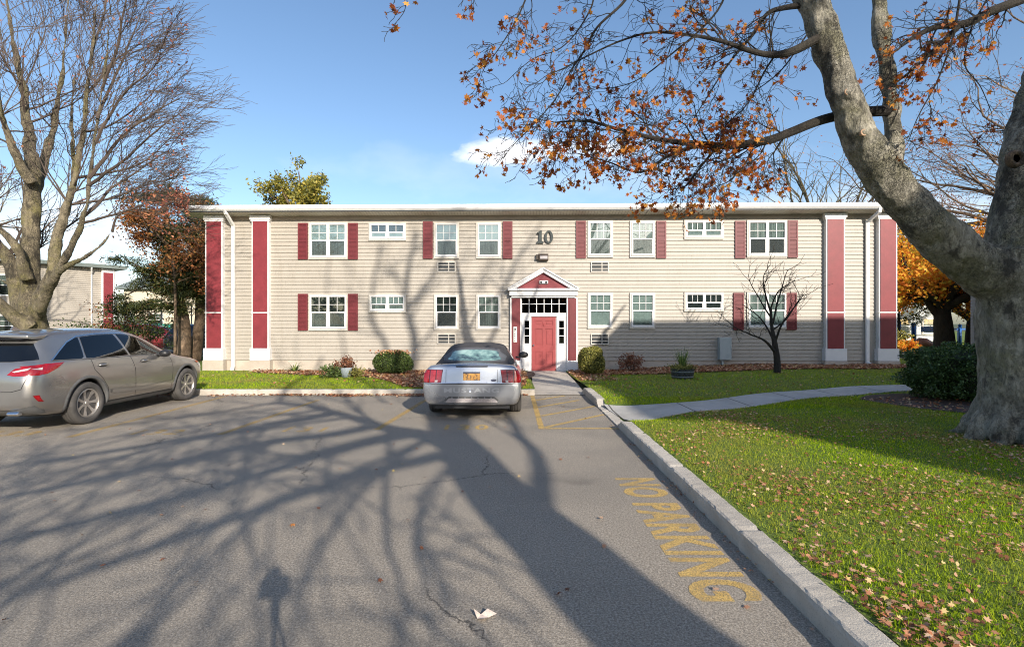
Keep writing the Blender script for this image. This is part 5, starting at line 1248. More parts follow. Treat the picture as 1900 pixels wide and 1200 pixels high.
# ---- the bare tree behind the camera whose shadow spreads over the asphalt and the facade
def SG(px, py, zt):      # shadow at this photo pixel on the asphalt -> point of the tree at distance zt
    gx, gy = gp(px, py); D_ = gy - zt; return Vector((gx + .445 * D_, zt, .484 * D_))
def SF(px, py, zt):      # the same for a shadow on the facade
    u, h = Bp(px, py); D_ = 19.2 - zt; return Vector((u + .445 * D_, zt, h + .484 * D_))
b = MB(); rng = random.Random(21); tips = []; zt = -4.2
TS = SG(1252, 1200, zt) * 1; base_ = Vector((4.15, zt, 0)); ST = empty('shade_tree', base_, 0, 'tall bare tree behind the viewpoint casting its shadow on the asphalt', 'tree')
cs_ = dict(wander=.16, bias=Vector((0, 0, .5)), bw=.06, nch=[0, 2, 3, 3], ang=(R(18), R(50)), lf=(.5, .85), minr=.012, seg=4, rf=.55, lead=.65, minL=.3)
def sl(pts_, rad, dens=0, L=2.0, lvl=2, c_=cs_, t0=.3):
    Q, rr = limb(b, pts_, rad, 12 if rad[0] > .15 else 6, 5, .05, rng.random() * 9); n = len(Q)
    for k in range(dens):
        f = t0 + (1 - t0) * (k + rng.random()) / dens; i = min(n - 2, int(f * (n - 1))); t = (Q[i + 1] - Q[i]).normalized()
        ax = Vector((rng.gauss(0, .3), rng.gauss(0, 1), rng.gauss(0, .3))); ax = (ax - t * ax.dot(t)).normalized()
        grow(b, Q[i], rot_about(t, ax, rng.uniform(R(20), R(55))), L * rng.uniform(.6, 1.2), max(.016, rr[i] * .4), lvl, c_, rng, tips)
    return Q, rr
sl([base_ + Vector((0, 0, -.2)), base_ + Vector((0, 0, 1)), SG(1245, 1200, zt), SG(1020, 1005, zt), SG(905, 900, zt), SG(862, 838, zt), SG(825, 790, zt)], [.55, .45, .39, .38, .37, .34, .28])
sl([SG(862, 838, zt), SG(790, 808, zt), SG(720, 795, zt + .2), SG(640, 770, zt + .4), SG(570, 752, zt + .5), SG(520, 738, zt + .5), SF(600, 660, zt + .6)], [.26, .20, .16, .12, .10, .08, .06], 9, 2.0)
sl([SG(850, 835, zt), SG(800, 850, zt - .2), SG(700, 872, zt - .4), SG(560, 915, zt - .6), SG(330, 1000, zt - .8), SG(0, 1110, zt - 1)], [.14, .10, .08, .06, .05, .03], 8, 1.3)
sl([SG(760, 805, zt), SG(680, 822, zt + .3), SG(560, 855, zt + .5), SG(400, 905, zt + .6), (SG(200, 955, zt + .7)), SG(-60, 1020, zt + .8)], [.13, .10, .08, .07, .05, .03], 9, 1.4)
sl([SG(690, 790, zt), SG(600, 808, zt + .2), SG(480, 822, zt + .2), SG(300, 862, zt + .2), SG(100, 905, zt + .3), SG(-80, 940, zt)], [.12, .09, .08, .06, .05, .03], 9, 1.6)
sl([SG(610, 768, zt + .4), SG(520, 785, zt + .5), SG(400, 805, zt + .6), SG(250, 830, zt + .6), SG(60, 860, zt + .6)], [.13, .10, .08, .06, .04], 7, 1.8)
sl([SG(835, 800, zt), SG(800, 760, zt), SG(775, 730, zt), SF(768, 660, zt), SF(755, 570, zt + .2), SF(758, 500, zt + .3), SF(775, 430, zt + .4)], [.28, .22, .18, .15, .12, .09, .05], 10, 2.4)
sl([SG(775, 735, zt), SF(720, 660, zt), SF(690, 590, zt - .3), SF(695, 520, zt - .4), SF(710, 450, zt - .5)], [.12, .10, .08, .06, .04], 6, 2.0)
sl([SF(755, 575, zt + .2), SF(800, 520, zt + .4), SF(830, 450, zt + .5), SF(850, 400, zt + .5)], [.12, .09, .07, .05], 4, 1.6)
sl([SG(840, 805, zt), SG(862, 770, zt + .3), SG(880, 740, zt + .5), SF(905, 640, zt + .6), SF(925, 560, zt + .7), SF(960, 480, zt + .7), SF(1000, 420, zt + .8)], [.18, .14, .11, .09, .07, .05, .03], 8, 1.8)
sl([SG(1000, 960, zt), SG(1000, 905, zt - .1), SG(1000, 850, zt - .3), SG(960, 800, zt - .5), SG(935, 760, zt - .6), SG(925, 735, zt - .6), SF(840, 650, zt - .7), SF(880, 560, zt - .8)], [.12, .10, .09, .08, .07, .06, .05, .03], 7, 1.6)
sl([SG(720, 800, zt), SG(716, 900, zt + .5), SG(712, 1000, zt + .8), SG(735, 1060, zt + .9), SG(760, 1150, zt + 1)], [.05, .035, .028, .02, .012], 1, .4)
sl([SG(860, 800, zt), SG(820, 760, zt), SG(830, 725, zt), SF(560, 640, zt), SF(545, 590, zt), SF(590, 500, zt), SF(600, 420, zt)], [.1, .1, .1, .08, .07, .06, .04], 5, 1.6) if False else None
for (p0, p1, p2, p3, dz) in (((800, 815), (640, 880), (480, 960), (330, 1080), .2), ((790, 810), (680, 900), (600, 1000), (545, 1110), -.5), ((740, 800), (600, 835), (430, 880), (220, 970), .6), ((700, 792), (560, 812), (380, 850), (150, 905), -.3),
                             ((640, 775), (500, 795), (330, 822), (80, 880), .5), ((860, 850), (800, 900), (770, 980), (790, 1080), .4), ((600, 760), (450, 778), (280, 800), (60, 835), -.2), ((520, 745), (400, 765), (250, 785), (100, 800), .1)):
    sl([SG(*p0, zt), SG(*p1, zt + dz * .5), SG(*p2, zt + dz), SG(*p3, zt + dz * 1.4)], [.055, .04, .028, .016], 4, 1.0)
b.build('trunk', M['bark_b'], ST, origin=base_)
b = MB(); limb(b, [SG(720, 760, zt) + Vector((0, .3, .3)), SF(640, 640, zt), SF(610, 540, zt), SF(620, 440, zt)], [.05, .04, .03, .02], 6); b.build('crown', M['bark_b'], ST, origin=base_)
# ---- tripod-mounted camera: its shadow stands on the asphalt
tb = Vector((0, -.09, 0)); TP = empty('tripod_camera', tb, 0, 'camera on a black tripod at the viewpoint, seen by its shadow on the asphalt', 'camera')
b = MB(); b.box(-.085, .085, -.07, .03, 1.69, 1.81); b.box(-.035, .03, -.06, .02, 1.80, 1.83); b.lathe([(.04, .03), (.042, .06), (.038, .07)], (0, 0, 1.75), 'y', 16, False); b.build('camera_body', M['black'], TP, bevel=.008)
b = MB(); b.box(.00, .075, -.10, -.085, 1.80, 1.92, Matrix.Rotation(R(0), 4, 'Y')); b.build('phone', M['black'], TP)
b = MB(); b.tube([(0, 0, 1.55), (0, 0, 1.70)], .03, 10); b.tube([(.0, 0, .75), (0, 0, 1.58)], .017, 8); b.tube([(0, 0, 1.62), (.06, -.04, 1.50), (.09, -.08, 1.42)], .008, 6); b.build('centre_column', M['black'], TP)
for k in range(3):
    a = R(90 + 120 * k); b = MB(); b.tube([(0, 0, .82), (math.cos(a) * .42, math.sin(a) * .42, .0)], [.016, .010], 8); b.build('leg', M['black'], TP)
# ---------------------------------------------------------------- simple far trees
def fanTree(name, base, h, crown_r, trunk_r, mat_t, label, seed, leaf=None, nleaf=0, lsize=.1, group=None, lshape=OVAL, levels=3, spread=.7, nl=7, bias=Vector((0, 0, .4)), h0=.22, minr=.012, flat=1.0, bw=.08, L0=.42):
    rng = random.Random(seed); root = empty(name, base, 0, label, 'tree', group); tips = []
    b = MB(); top = base + Vector((rng.uniform(-.3, .3), 0, h * h0 * 1.6))
    limb(b, [base + Vector((0, 0, -.2)), base + Vector((0, 0, h * h0 * .5)), base + Vector((rng.uniform(-.1, .1), 0, h * h0)), top], [trunk_r * 1.25, trunk_r, trunk_r * .9, trunk_r * .6], 10)
    st = [base + Vector((0, 0, h * h0)), top]
    b.build('trunk', mat_t, root, True, origin=base); b = MB()
    cf = dict(wander=.16, bias=bias, bw=bw, nch=[0, 2, 3, 3, 3], ang=(R(18), R(50)), lf=(.5, .8), minr=minr, seg=4, rf=.6, lead=.65, minL=.2)
    for i in range(nl):
        a = 2 * math.pi * (i + rng.random() * .6) / nl; d = Vector((math.cos(a) * spread, math.sin(a) * spread * flat, rng.uniform(.35, 1.1))).normalized()
        grow(b, st[0].lerp(st[1], rng.random()), d, h * L0 * rng.uniform(.8, 1.15), trunk_r * .5, levels, cf, rng, tips)
    cr_ = b.build('crown', mat_t, root, origin=base)
    if leaf and tips:
        pts = []
        while len(pts) < nleaf:
            p, d = rng.choice(tips)
            if noise.noise(p * .8) < -.28: continue
            s = crown_r * .07; pts.append(p + Vector((rng.gauss(0, s), rng.gauss(0, s), rng.gauss(0, s))))
        leaf_cloud('leaves', pts, lsize, lshape, leaf, root, seed)
    return root
def Pg(px, y, z=0.0): return Vector(((px - 950) / FPX * y, y, z))
fanTree('bare_tree', Pg(1515, 34, .1), 15.3, 4, .34, M['bark_l'], 'leafless tree above the roof just left of the leaning arm', 3, group='trees behind the building', spread=.5, nl=7, minr=.016, levels=3, L0=.36)
fanTree('bare_tree', Pg(1255, 40, .1), 12.8, 4, .28, M['bark_b'], 'low leafless treetop behind the roof under the orange leaves', 5, group='trees behind the building', spread=.8, nl=8, minr=.014, levels=3, L0=.34)
fanTree('bare_tree', Pg(1390, 42, .1), 13.0, 4, .24, M['bark_b'], 'slender leafless treetop between the other two behind the roof', 9, group='trees behind the building', spread=.6, nl=6, minr=.013, levels=3, L0=.34)
fanTree('leafy_tree', Pg(562, 42, .1), 13.0, 4, .34, M['bark_b'], 'olive and yellow treetop rising behind the left half of the roof', 6, M['yellowcrown'], 13000, .22, spread=.42, nl=9, h0=.45, levels=2, L0=.24)
fanTree('orange_maple', Pg(1752, 25.5, .2), 7.6, 4, .42, M['bark_d'], 'golden orange maple with forked dark trunk in front of the blue playground', 7, M['orangetree'], 15000, .13, group='orange trees by the playground', lshape=MAPLE, spread=1.15, nl=9, h0=.22, minr=.016, levels=3, L0=.27)
fanTree('orange_maple', Pg(1655, 33, .2), 9.6, 4, .40, M['bark_d'], 'deep orange tree partly hidden by the right corner of the building', 17, M['orangetree'], 15000, .15, group='orange trees by the playground', lshape=MAPLE, spread=1.1, nl=9, h0=.22, minr=.016, levels=3, L0=.30)
fanTree('reddish_tree', Pg(1815, 40, .2), 15.5, 4, .38, M['bark_b'], 'russet bare-twigged tree showing between the leaning arm and the trunk', 27, M['redtwig'], 14000, .10, spread=.9, nl=11, h0=.18, minr=.012, levels=3, L0=.32)
fanTree('russet_tree', Vector((29.5, 24.0, .2)), 19.0, 4, .40, M['bark_b'], 'spreading tree off to the right whose russet twigs sweep in behind the trunk', 31, M['redtwig'], 7000, .085, spread=1.3, nl=14, h0=.24, minr=.0065, levels=4, L0=.33, bias=Vector((-.6, 0, .15)), bw=.09)
fanTree('yellow_tree', Pg(1800, 31, .2), 5.8, 3, .25, M['bark_d'], 'yellow green tree beside the grey siding wall at the right', 33, M['yellowcrown'], 9000, .14, spread=1.0, nl=9, h0=.22, levels=2)
fanTree('bare_tree', Vector((-28.3, 24.5, .05)), 12.5, 4, .30, M['bark_l'], 'bare tree at the far left edge whose shadow falls on the neighbouring block', 51, spread=.6, nl=8, minr=.014, levels=3, L0=.36)
# pines on the left
def pine(px, y, h, r, seed, label, lean=0, crown=True, px0=None, cw=3, ch=(0, 1), lo=.3):
    rng = random.Random(seed); base = Pg(px, y, .05); root = empty('pine_tree', base, 0, label, 'tree', 'pines beside the building'); b = MB()
    top = base + Vector((lean, 0, h)); pts_ = [base + Vector((0, 0, -.1)), base.lerp(top, .3) + Vector((.1, 0, 0)), base.lerp(top, .6) + Vector((-.1, 0, 0)), top]
    Q, rr = limb(b, pts_, [r * 1.25, r, r * .75, r * .3], 12, 6, .08, seed); b.build('trunk', M['bark_b'], root, True, origin=base); b = MB(); lp = []
    n = 26
    for i in range(n):
        f = lo + (1 - lo) * (i + rng.random()) / n; q = Q[min(len(Q) - 1, int(f * (len(Q) - 1)))]
        a = rng.uniform(0, 2 * math.pi); sx_ = (cw if math.cos(a) < 0 else cw * .45)
        L_ = (1.1 - f * .55) * rng.uniform(.5, 1.1); e = q + Vector((math.cos(a) * sx_ * L_, math.sin(a) * cw * .6 * L_, rng.uniform(-.5, .9)))
        m_ = q.lerp(e, .5) + Vector((0, 0, rng.uniform(-.2, .3))); Q2, _ = limb(b, [q, m_, e], [.06, .035, .012], 5, 5, .05, i)
        for k in range(rng.randint(5, 9)):
            t = Q2[int(rng.uniform(.25, .999) * (len(Q2) - 1))] + Vector((rng.gauss(0, .3), rng.gauss(0, .25), rng.gauss(0, .14)))
            b.tube([Q2[int(.6 * len(Q2))], t], [.012, .006], 3, False)
            for _ in range(120): lp.append((t.x + rng.gauss(0, .19), t.y + rng.gauss(0, .19), t.z + rng.gauss(0, .10)))
    b.build('crown', M['bark_b'], root, origin=base)
    leaf_cloud('needles', lp, .14, NEEDLE, M['pine'], root, seed); return root
pine(345, 23.5, 7.6, .24, 3, 'dark pine with bare lower trunk, left of the pair beside the building', -1.0, cw=3.6, lo=.36)
pine(362, 24.2, 7.4, .21, 4, 'straighter pine trunk of the pair, nearest the corner pilaster', .5, cw=2.0, lo=.40)
fanTree('leafy_shrub', Pg(262, 25, .05), 3.5, 2, .07, M['bark_b'], 'tall loose shrub with green and rusty leaves in front of the beige wall', 41, M['rustleaf'], 1800, .10, spread=.9, nl=9, h0=.12, levels=2, minr=.008)
s_ = fanTree('leafy_shrub', Pg(243, 24, .05), 3.0, 2, .07, M['bark_b'], 'green leafed shrub under the pine next to the neighbouring house', 43, M['boxwood'], 3000, .10, spread=.9, nl=9, h0=.12, levels=2, minr=.008)
fanTree('rusty_maple', Pg(325, 22.3, .05), 6.6, 3, .055, M['bark_b'], 'young tree with rusty orange leaves in front of the dark pine', 45, M['rustleaf'], 5200, .11, spread=1.0, nl=10, h0=.5, levels=2, minr=.008, L0=.2)
# small bare tree on the lawn
bp = Pg(1442, 16.3, .2); ST2 = empty('small_tree', bp, 0, 'small leafless ornamental tree on the lawn in front of the lower right window', 'tree'); b = MB(); rng = random.Random(8); tips = []
def q16(px, py, d=0): return P(px, py, 16.3 + d)
limb(b, [q16(1442, 694), q16(1442, 670), q16(1438, 640), q16(1432, 605), q16(1430, 570)], [.115, .10, .085, .05, .035], 10); 
cf = dict(wander=.2, bias=Vector((0, 0, .8)), bw=.10, nch=[0, 2, 3, 3], ang=(R(25), R(60)), lf=(.5, .8), minr=.0055, seg=4, rf=.6, lead=.6, minL=.1)
for pl_, rr in (([(1440, 655), (1420, 632, -.3), (1392, 620, -.5), (1365, 608, -.6), (1352, 596, -.6)], [.05, .035, .025, .015, .008]), ([(1438, 640), (1425, 612, .3), (1405, 585, .5), (1378, 565, .6)], [.04, .03, .02, .01]),
                ([(1440, 630), (1452, 600, -.3), (1470, 575, -.4), (1492, 545, -.4)], [.04, .03, .02, .008]), ([(1434, 600), (1440, 570, .2), (1452, 530, .3), (1462, 500, .4)], [.035, .03, .02, .008]),
                ([(1431, 580), (1420, 545, -.2), (1415, 515, -.3), (1428, 492, -.3)], [.035, .025, .015, .008]), ([(1431, 590), (1412, 560, .2), (1395, 530, .2), (1388, 510, .3)], [.03, .022, .014, .007]),
                ([(1434, 612), (1460, 592, .4), (1480, 560, .5), (1488, 545, .6)], [.03, .022, .015, .008]), ([(1430, 570), (1445, 540, -.4), (1475, 520, -.5)], [.028, .02, .008])):
    Q, r2 = limb(b, [q16(*p) for p in pl_], rr, 6, 5, .03, rng.random() * 9)
    for k in range(8):
        f = .3 + .7 * (k + rng.random()) / 8; i = min(len(Q) - 2, int(f * (len(Q) - 1))); t = (Q[i + 1] - Q[i]).normalized(); ax = Vector((rng.gauss(0, .5), rng.gauss(0, 1), rng.gauss(0, .5))); ax = (ax - t * ax.dot(t)).normalized()
        grow(b, Q[i], rot_about(t, ax, rng.uniform(R(25), R(65))), rng.uniform(.3, .6), .010, 1, cf, rng, tips)
b.build('trunk', M['bark_d'], ST2, True, origin=bp)
# ---------------------------------------------------------------- shrubs and planters
def trimmed(name, ctr, half, label, mat, seed, n, ls, shape='box', cat='bush', bumps=.05, rot=0, leafshape=OVAL, cull=True, group=None, parent_parts=None, e=None):
    """clipped shrub: dark core and a shell of leaves; ctr is at the ground"""
    root = empty(name, ctr, rot, label, cat, group); rs = np.random.RandomState(seed)
    hx, hy, hz = half; P_ = []
    rr_ = rs.normal(0, 1, (n * 2, 3)); e = e or (3.2 if shape == 'box' else 2.0)
    rr_ /= (np.abs(rr_) ** e).sum(1)[:, None] ** (1 / e)
    z = rr_[:, 2]; rr_ = rr_[:n * 2]
    rad = rs.uniform(.88, 1.02, len(rr_))[:, None]
    V = rr_ * rad * np.array([hx, hy, hz])
    nzv = np.array([noise.noise(Vector((float(a), float(b_), float(c_))) * 3.2 + Vector((seed, 0, 0))) for a, b_, c_ in V])
    V = V * (1 + nzv[:, None] * bumps * 2); V[:, 2] += hz
    V = V[V[:, 2] > .02]
    cc, ss = math.cos(rot), math.sin(rot)
    W_ = np.stack([V[:, 0] * cc - V[:, 1] * ss, V[:, 0] * ss + V[:, 1] * cc, V[:, 2]], -1) + np.array(ctr)
    root.rotation_euler = (0, 0, 0)
    leaf_cloud('foliage', W_, ls, leafshape, mat, root, seed, bend=.4)
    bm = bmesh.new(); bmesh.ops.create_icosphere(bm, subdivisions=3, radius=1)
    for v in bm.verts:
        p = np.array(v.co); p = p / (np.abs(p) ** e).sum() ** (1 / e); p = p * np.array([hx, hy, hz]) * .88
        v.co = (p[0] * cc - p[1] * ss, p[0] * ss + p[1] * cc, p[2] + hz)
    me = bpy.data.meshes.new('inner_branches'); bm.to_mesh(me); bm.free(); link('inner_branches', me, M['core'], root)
    return root
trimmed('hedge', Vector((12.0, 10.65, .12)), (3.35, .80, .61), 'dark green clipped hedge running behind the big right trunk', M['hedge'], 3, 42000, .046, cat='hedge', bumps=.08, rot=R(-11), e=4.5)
bsh = trimmed('boxwood_bush', P(729, 690, 17.6) + Vector((0, 0, -.02)), (.60, .42, .36), 'rounded dark green boxwood topped with fallen leaves, left of the silver convertible', M['boxwood'], 5, 5200, .045, bumps=.10)
rs = np.random.RandomState(3); bx_ = np.array(bsh.location)
leaf_cloud('fallen_leaf_cover', bx_ + np.stack([rs.normal(0, .26, 420), rs.normal(0, .18, 420), .70 + rs.uniform(-.06, .06, 420)], -1), .06, MAPLE, M['fallen'], bsh, 9)
trimmed('golden_bush', P(1098, 691, 17.6) + Vector((0, 0, -.03)), (.40, .38, .44), 'upright clipped yellow-green bush right of the red doorway', M['goldbush'], 7, 4200, .05, bumps=.11)
def twiggy(name, base, w_, h, label, mat, seed, n, ls, cat='shrub', nst=26):
    root = empty(name, base, 0, label, cat); rng = random.Random(seed); b = MB(); tips = []
    cf = dict(wander=.18, bias=Vector((0, 0, .5)), bw=.06, nch=[0, 3, 3], ang=(R(20), R(55)), lf=(.5, .8), minr=.003, seg=3, rf=.6, lead=.6, minL=.05)
    for i in range(nst):
        a = rng.uniform(0, 6.28); s = rng.random(); grow(b, base + Vector((math.cos(a) * .08, math.sin(a) * .08, 0)), Vector((math.cos(a) * w_ * s, math.sin(a) * w_ * s, h)).normalized(), h * .6, .007, 1, cf, rng, tips)
    b.build('stem', M['twig'], root, origin=base)
    pts = [rng.choice(tips)[0] + Vector((rng.gauss(0, .05), rng.gauss(0, .05), rng.gauss(-.04, .06))) for _ in range(n)]
    leaf_cloud('foliage', pts, ls, OVAL, mat, root, seed); return root
twiggy('red_shrub', P(1172, 687, 18.2), .5, .62, 'small dark red leaved shrub against the shaded siding', M['redbush'], 3, 1300, .055)
def strap_plant(parent, ctr, n, L, wd, seed, mat, spread=.8, droop=.5, name='foliage'):
    rs = np.random.RandomState(seed); V = []; F = []; att = []
    for i in range(n):
        a = rs.uniform(0, 6.283); sp_ = rs.uniform(.1, 1) * spread; d = np.array([math.cos(a) * sp_, math.sin(a) * sp_, 1.0]); d /= np.linalg.norm(d); l = L * rs.uniform(.55, 1.1)
        side = np.array([-math.sin(a), math.cos(a), 0]); p = np.array(ctr) + np.array([math.cos(a), math.sin(a), 0]) * rs.uniform(0, .06); b0 = len(V); K = 5; rr_ = rs.uniform(0, 1)
        for k in range(K + 1):
            f = k / K; w_ = wd * (1 - f ** 2) * (.6 + .4 * min(1, f * 4)) + .001; V += [p - side * w_, p + side * w_]; att += [rr_, rr_]
            d = d + np.array([math.cos(a), math.sin(a), 0]) * .08 * droop * (f + .3) * 3 - np.array([0, 0, .16 * droop * f * 3]); d /= np.linalg.norm(d); p = p + d * l / K
        for k in range(K): F.append([b0 + 2 * k, b0 + 2 * k + 1, b0 + 2 * k + 3, b0 + 2 * k + 2])
    V = np.array(V); 
    if parent is not None: V = V - np.array(parent.location)
    return np_mesh(name, V, F, mat, parent, att)
for (px, py, lab, sd_, L_, n_) in ((546, 691, 'spiky strap-leaved plant at the foundation, nearest the left pilasters', 1, .50, 40), (604, 692, 'low iris clump at the foundation just left of the pale pot', 2, .42, 34)):
    q = P(px, py, 18.3); q.z = .05; r_ = empty('iris_plant', q, 0, lab, 'plant', 'iris plants along the foundation'); strap_plant(r_, q, n_, L_, .022, sd_, M['blade'], 1.3, .8)
q = P(642, 705, 16.6); q.z = .06
pot = empty('flower_pot', q, 0, 'pale blue-grey pot standing in the leaf bed', 'pot'); b = MB(); b.lathe([(0, 0), (.15, 0), (.19, .22), (.215, .28), (.215, .31), (.19, .31), (.18, .24), (0, .24)], (0, 0, 0), 'z', 28); b.build('planter', M['potblue'], pot, True)
twiggy('potted_plant', q + Vector((-.08, 0, .24)), .35, .40, 'reddish leaved plant growing from the pale pot', M['redbush'], 13, 800, .06, 'plant', 18)
twiggy('green_shrub', q + Vector((-.42, -.1, -.02)), .5, .42, 'low green shrub beside the pale pot', M['boxwood'], 15, 1500, .06, 'shrub', 26)
twiggy('green_shrub', q + Vector((.30, .12, -.02)), .35, .34, 'yellow-green sprig right of the pale pot', M['goldbush'], 16, 500, .06, 'shrub', 14)
def half_barrel(q, lab, r=.30, h=.28):
    root = empty('half_barrel', q, 0, lab, 'planter'); b = MB(); n = 22
    for i in range(n):
        a0, a1 = 2 * math.pi * i / n + .012, 2 * math.pi * (i + 1) / n - .012; p0 = [(math.cos(a0), math.sin(a0)), (math.cos(a1), math.sin(a1))]
        k = len(b.v)
        for (rr, z) in ((r * .86, 0), (r * .97, h * .5), (r, h), (r - .03, h)):
            for cx, cy in p0: b.v.append((cx * rr, cy * rr, z))
        for j in range(3): b.face(k + 2 * j, k + 2 * j + 1, k + 2 * j + 3, k + 2 * j + 2)
    b.lathe([(0, h - .05), (r - .02, h - .05)], (0, 0, 0), 'z', 22); b.build('staves', M['barrel'], root)
    b = MB()
    for z in (.22, .72): b.lathe([(r * (.88 + .12 * z) + .004, h * z - .02), (r * (.88 + .12 * z) + .010, h * z), (r * (.88 + .12 * z) + .006, h * z + .02)], (0, 0, 0), 'z', 30)
    b.build('hoop', M['barrelband'], root, True); return root
q = P(1266, 706, 15.6); q.z = float(lawn_r(np.array(q.x), np.array(q.y))) + .0
half_barrel(q, 'dark half-barrel planter standing on the right lawn', .345, .30)
g_ = empty('spiky_grass', q + Vector((0, 0, .25)), 0, 'tall spiky grass growing from the dark half barrel', 'plant'); strap_plant(g_, q + Vector((0, 0, .25)), 90, .72, .010, 5, M['blade'], .45, .25); 
leaf_cloud('low_foliage', np.array(q) + np.stack([rs.normal(0, .17, 900), rs.normal(0, .15, 900), .34 + rs.normal(0, .05, 900)], -1), .05, OVAL, M['goldbush'], g_, 4)
q = P(1679, 659, 22.5); q.z = .2
half_barrel(q, 'pale rimmed half barrel beyond the right corner of the building', .36, .36)
g_ = twiggy('flowering_plant', q + Vector((0, 0, .3)), .5, .6, 'orange flowering plant in the barrel beyond the building corner', M['orangetree'], 23, 1200, .09, 'plant', 20)
twiggy('green_shrub', q + Vector((-.1, .8, .3)), .7, 1.15, 'bright yellow-green shrub behind the barrel beyond the building corner', M['goldbush'], 24, 2200, .10, 'shrub', 26)
# ---------------------------------------------------------------- buildings further off
def house(name, loc, rz, wdt, dep, h, label, sid, cat='house', roofh=1.5, roofm=None, wins=(), pil=(), pitched=False, spouts=(), base=.42, lap=LAP):
    root = empty(name, loc, rz, label, cat); b = MB()
    if sid in (M['siding'], M['siding_grey']):
        lap_wall(b, 0, wdt, base, h - .2, 0, .1, 'x', lap, .055); b.box(.02, wdt - .03, .11, dep, -.2, h - .2)
        n = int((h - .2 - base) / lap)
        for i in range(n):
            z = base + i * lap; b.prism([(wdt - .03, z), (wdt + .02, z + .003), (wdt - .005, z + lap), (wdt - .03, z + lap)], 0.0, dep, 'y')
    else: b.box(0, wdt, 0, dep, -.2, h - .2)
    b.build('wall', sid, root)
    if base and sid in (M['siding'], M['siding_grey']): b = MB(); b.box(-.004, wdt + .025, -.002, dep + .01, -.4, base - .004); b.build('foundation', M['foundation'], root)
    b = MB()
    if pitched:
        b.prism([(-.5, h - .25), (-.5, h - .1), (dep / 2, h + roofh), (dep + .5, h - .1), (dep + .5, h - .25)], -.5, wdt + .5, 'x'); b.build('roof', roofm or M['shingle'], root)
    else:
        b.prism([(-.55, h - .2), (-.6, h + .04), (dep / 2, h + .35), (dep + .5, h + .04), (dep + .5, h - .2)], -.6, wdt + .6, 'x'); b.build('roof', roofm or M['trim'], root)
    for (u, z, w_, hh, two, sh) in wins:
        window_m(u, u + w_, z, z + hh, 2 if two else 1, hh < .8, 'curtain', 'dark', (2, 2), False, root)
        if sh:
            b = MB()
            for s0 in ((u - .55, u - .13) if 'l' in sh else None, (u + w_ + .13, u + w_ + .55) if 'r' in sh else None):
                if s0:
                    b.box(s0[0], s0[1], -.07, -.03, z - .05, z + hh + .05); b.build('shutter', M['shutter_red'], root); b = MB()
    for u in pil:
        b = MB(); b.box(u - .09, u + .67, -.2, 0, base, h - .25); p_ = b.build('pilaster', M['trim'], root); b = MB(); b.box(u, u + .58, -.21, -.19, .8, 2.15); b.box(u, u + .58, -.21, -.19, 2.21, h - .5); b.build('panel', M['red'], p_)
    for u in spouts:
        b = MB(); b.tube([(u, -.5, h - .2), (u, -.45, h - .3), (u + .1, -.1, h - .7), (u + .1, -.1, .1)], .05, 6); b.build('downspout', M['trim'], root)
    return root
# neighbouring block on the left: right corner near pixel 212
cL = Pg(213, 38, 0); th_ = R(55); Wd = 14.0
o2 = cL - Vector((math.cos(th_) * Wd, math.sin(th_) * Wd, 0))
house('apartment_block', o2, th_, Wd, 10, 5.95, 'neighbouring cream sided block with dark red shutters behind the big bare left tree', M['siding'], 'apartment building', wins=[(Wd - 6.2, 3.55, 1.0, 1.35, False, 'r'), (Wd - 6.2, .95, 1.0, 1.35, False, 'r'), (Wd - 10.5, 3.55, 1.9, 1.35, True, 'lr'), (Wd - 10.5, .95, 1.9, 1.35, True, 'lr')], pil=(Wd - .75,), spouts=(Wd - 1.5,), roofm=M['shingle'])
house('long_hall', Vector((-36, 48, 0)), R(0), 18, 12, 5.2, 'long beige hall with grey-green pitched roof beyond the pines', M['beige'], 'building', 2.3, M['shingle'], pitched=True, base=0, wins=[(2.3, 1.5, 1.4, 1.2, False, ''), (6.8, 1.5, 1.4, 1.2, False, '')])
house('white_house', Vector((30.5, 45, 0)), 0, 7.5, 8, 6.0, 'white house glimpsed behind the playground past the building corner', M['offwhite'], 'house', 2.0, M['shingle'], pitched=True, base=0, wins=[(1.0, .9, 1.0, 1.3, False, ''), (3.0, .9, 1.0, 1.3, False, ''), (5.2, .9, 1.0, 1.3, False, ''), (1.0, 3.5, 1.0, 1.3, False, ''), (3.0, 3.5, 1.0, 1.3, False, '')])
cR = Pg(1801, 22.5, .1)
house('sided_block', cR, R(-44), 14, 10, 4.4, 'grey sided wall and white corner board half hidden behind the right trunk', M['siding_grey'], 'building', wins=[(3.5, 1.3, 1.2, 1.4, False, '')], spouts=(.12,))
# two-storey block behind and to the right of the viewpoint: shades the lawn and the lower wall
house('corner_block', Vector((12.05, -10.4, 0)), 0, 16, 12.4, 9.85, 'tall sided block behind and right of the viewpoint that shades the lawn', M['siding'], 'apartment building', wins=[(2, 1.5, 1.2, 1.5, False, ''), (6, 1.5, 1.2, 1.5, False, '')])
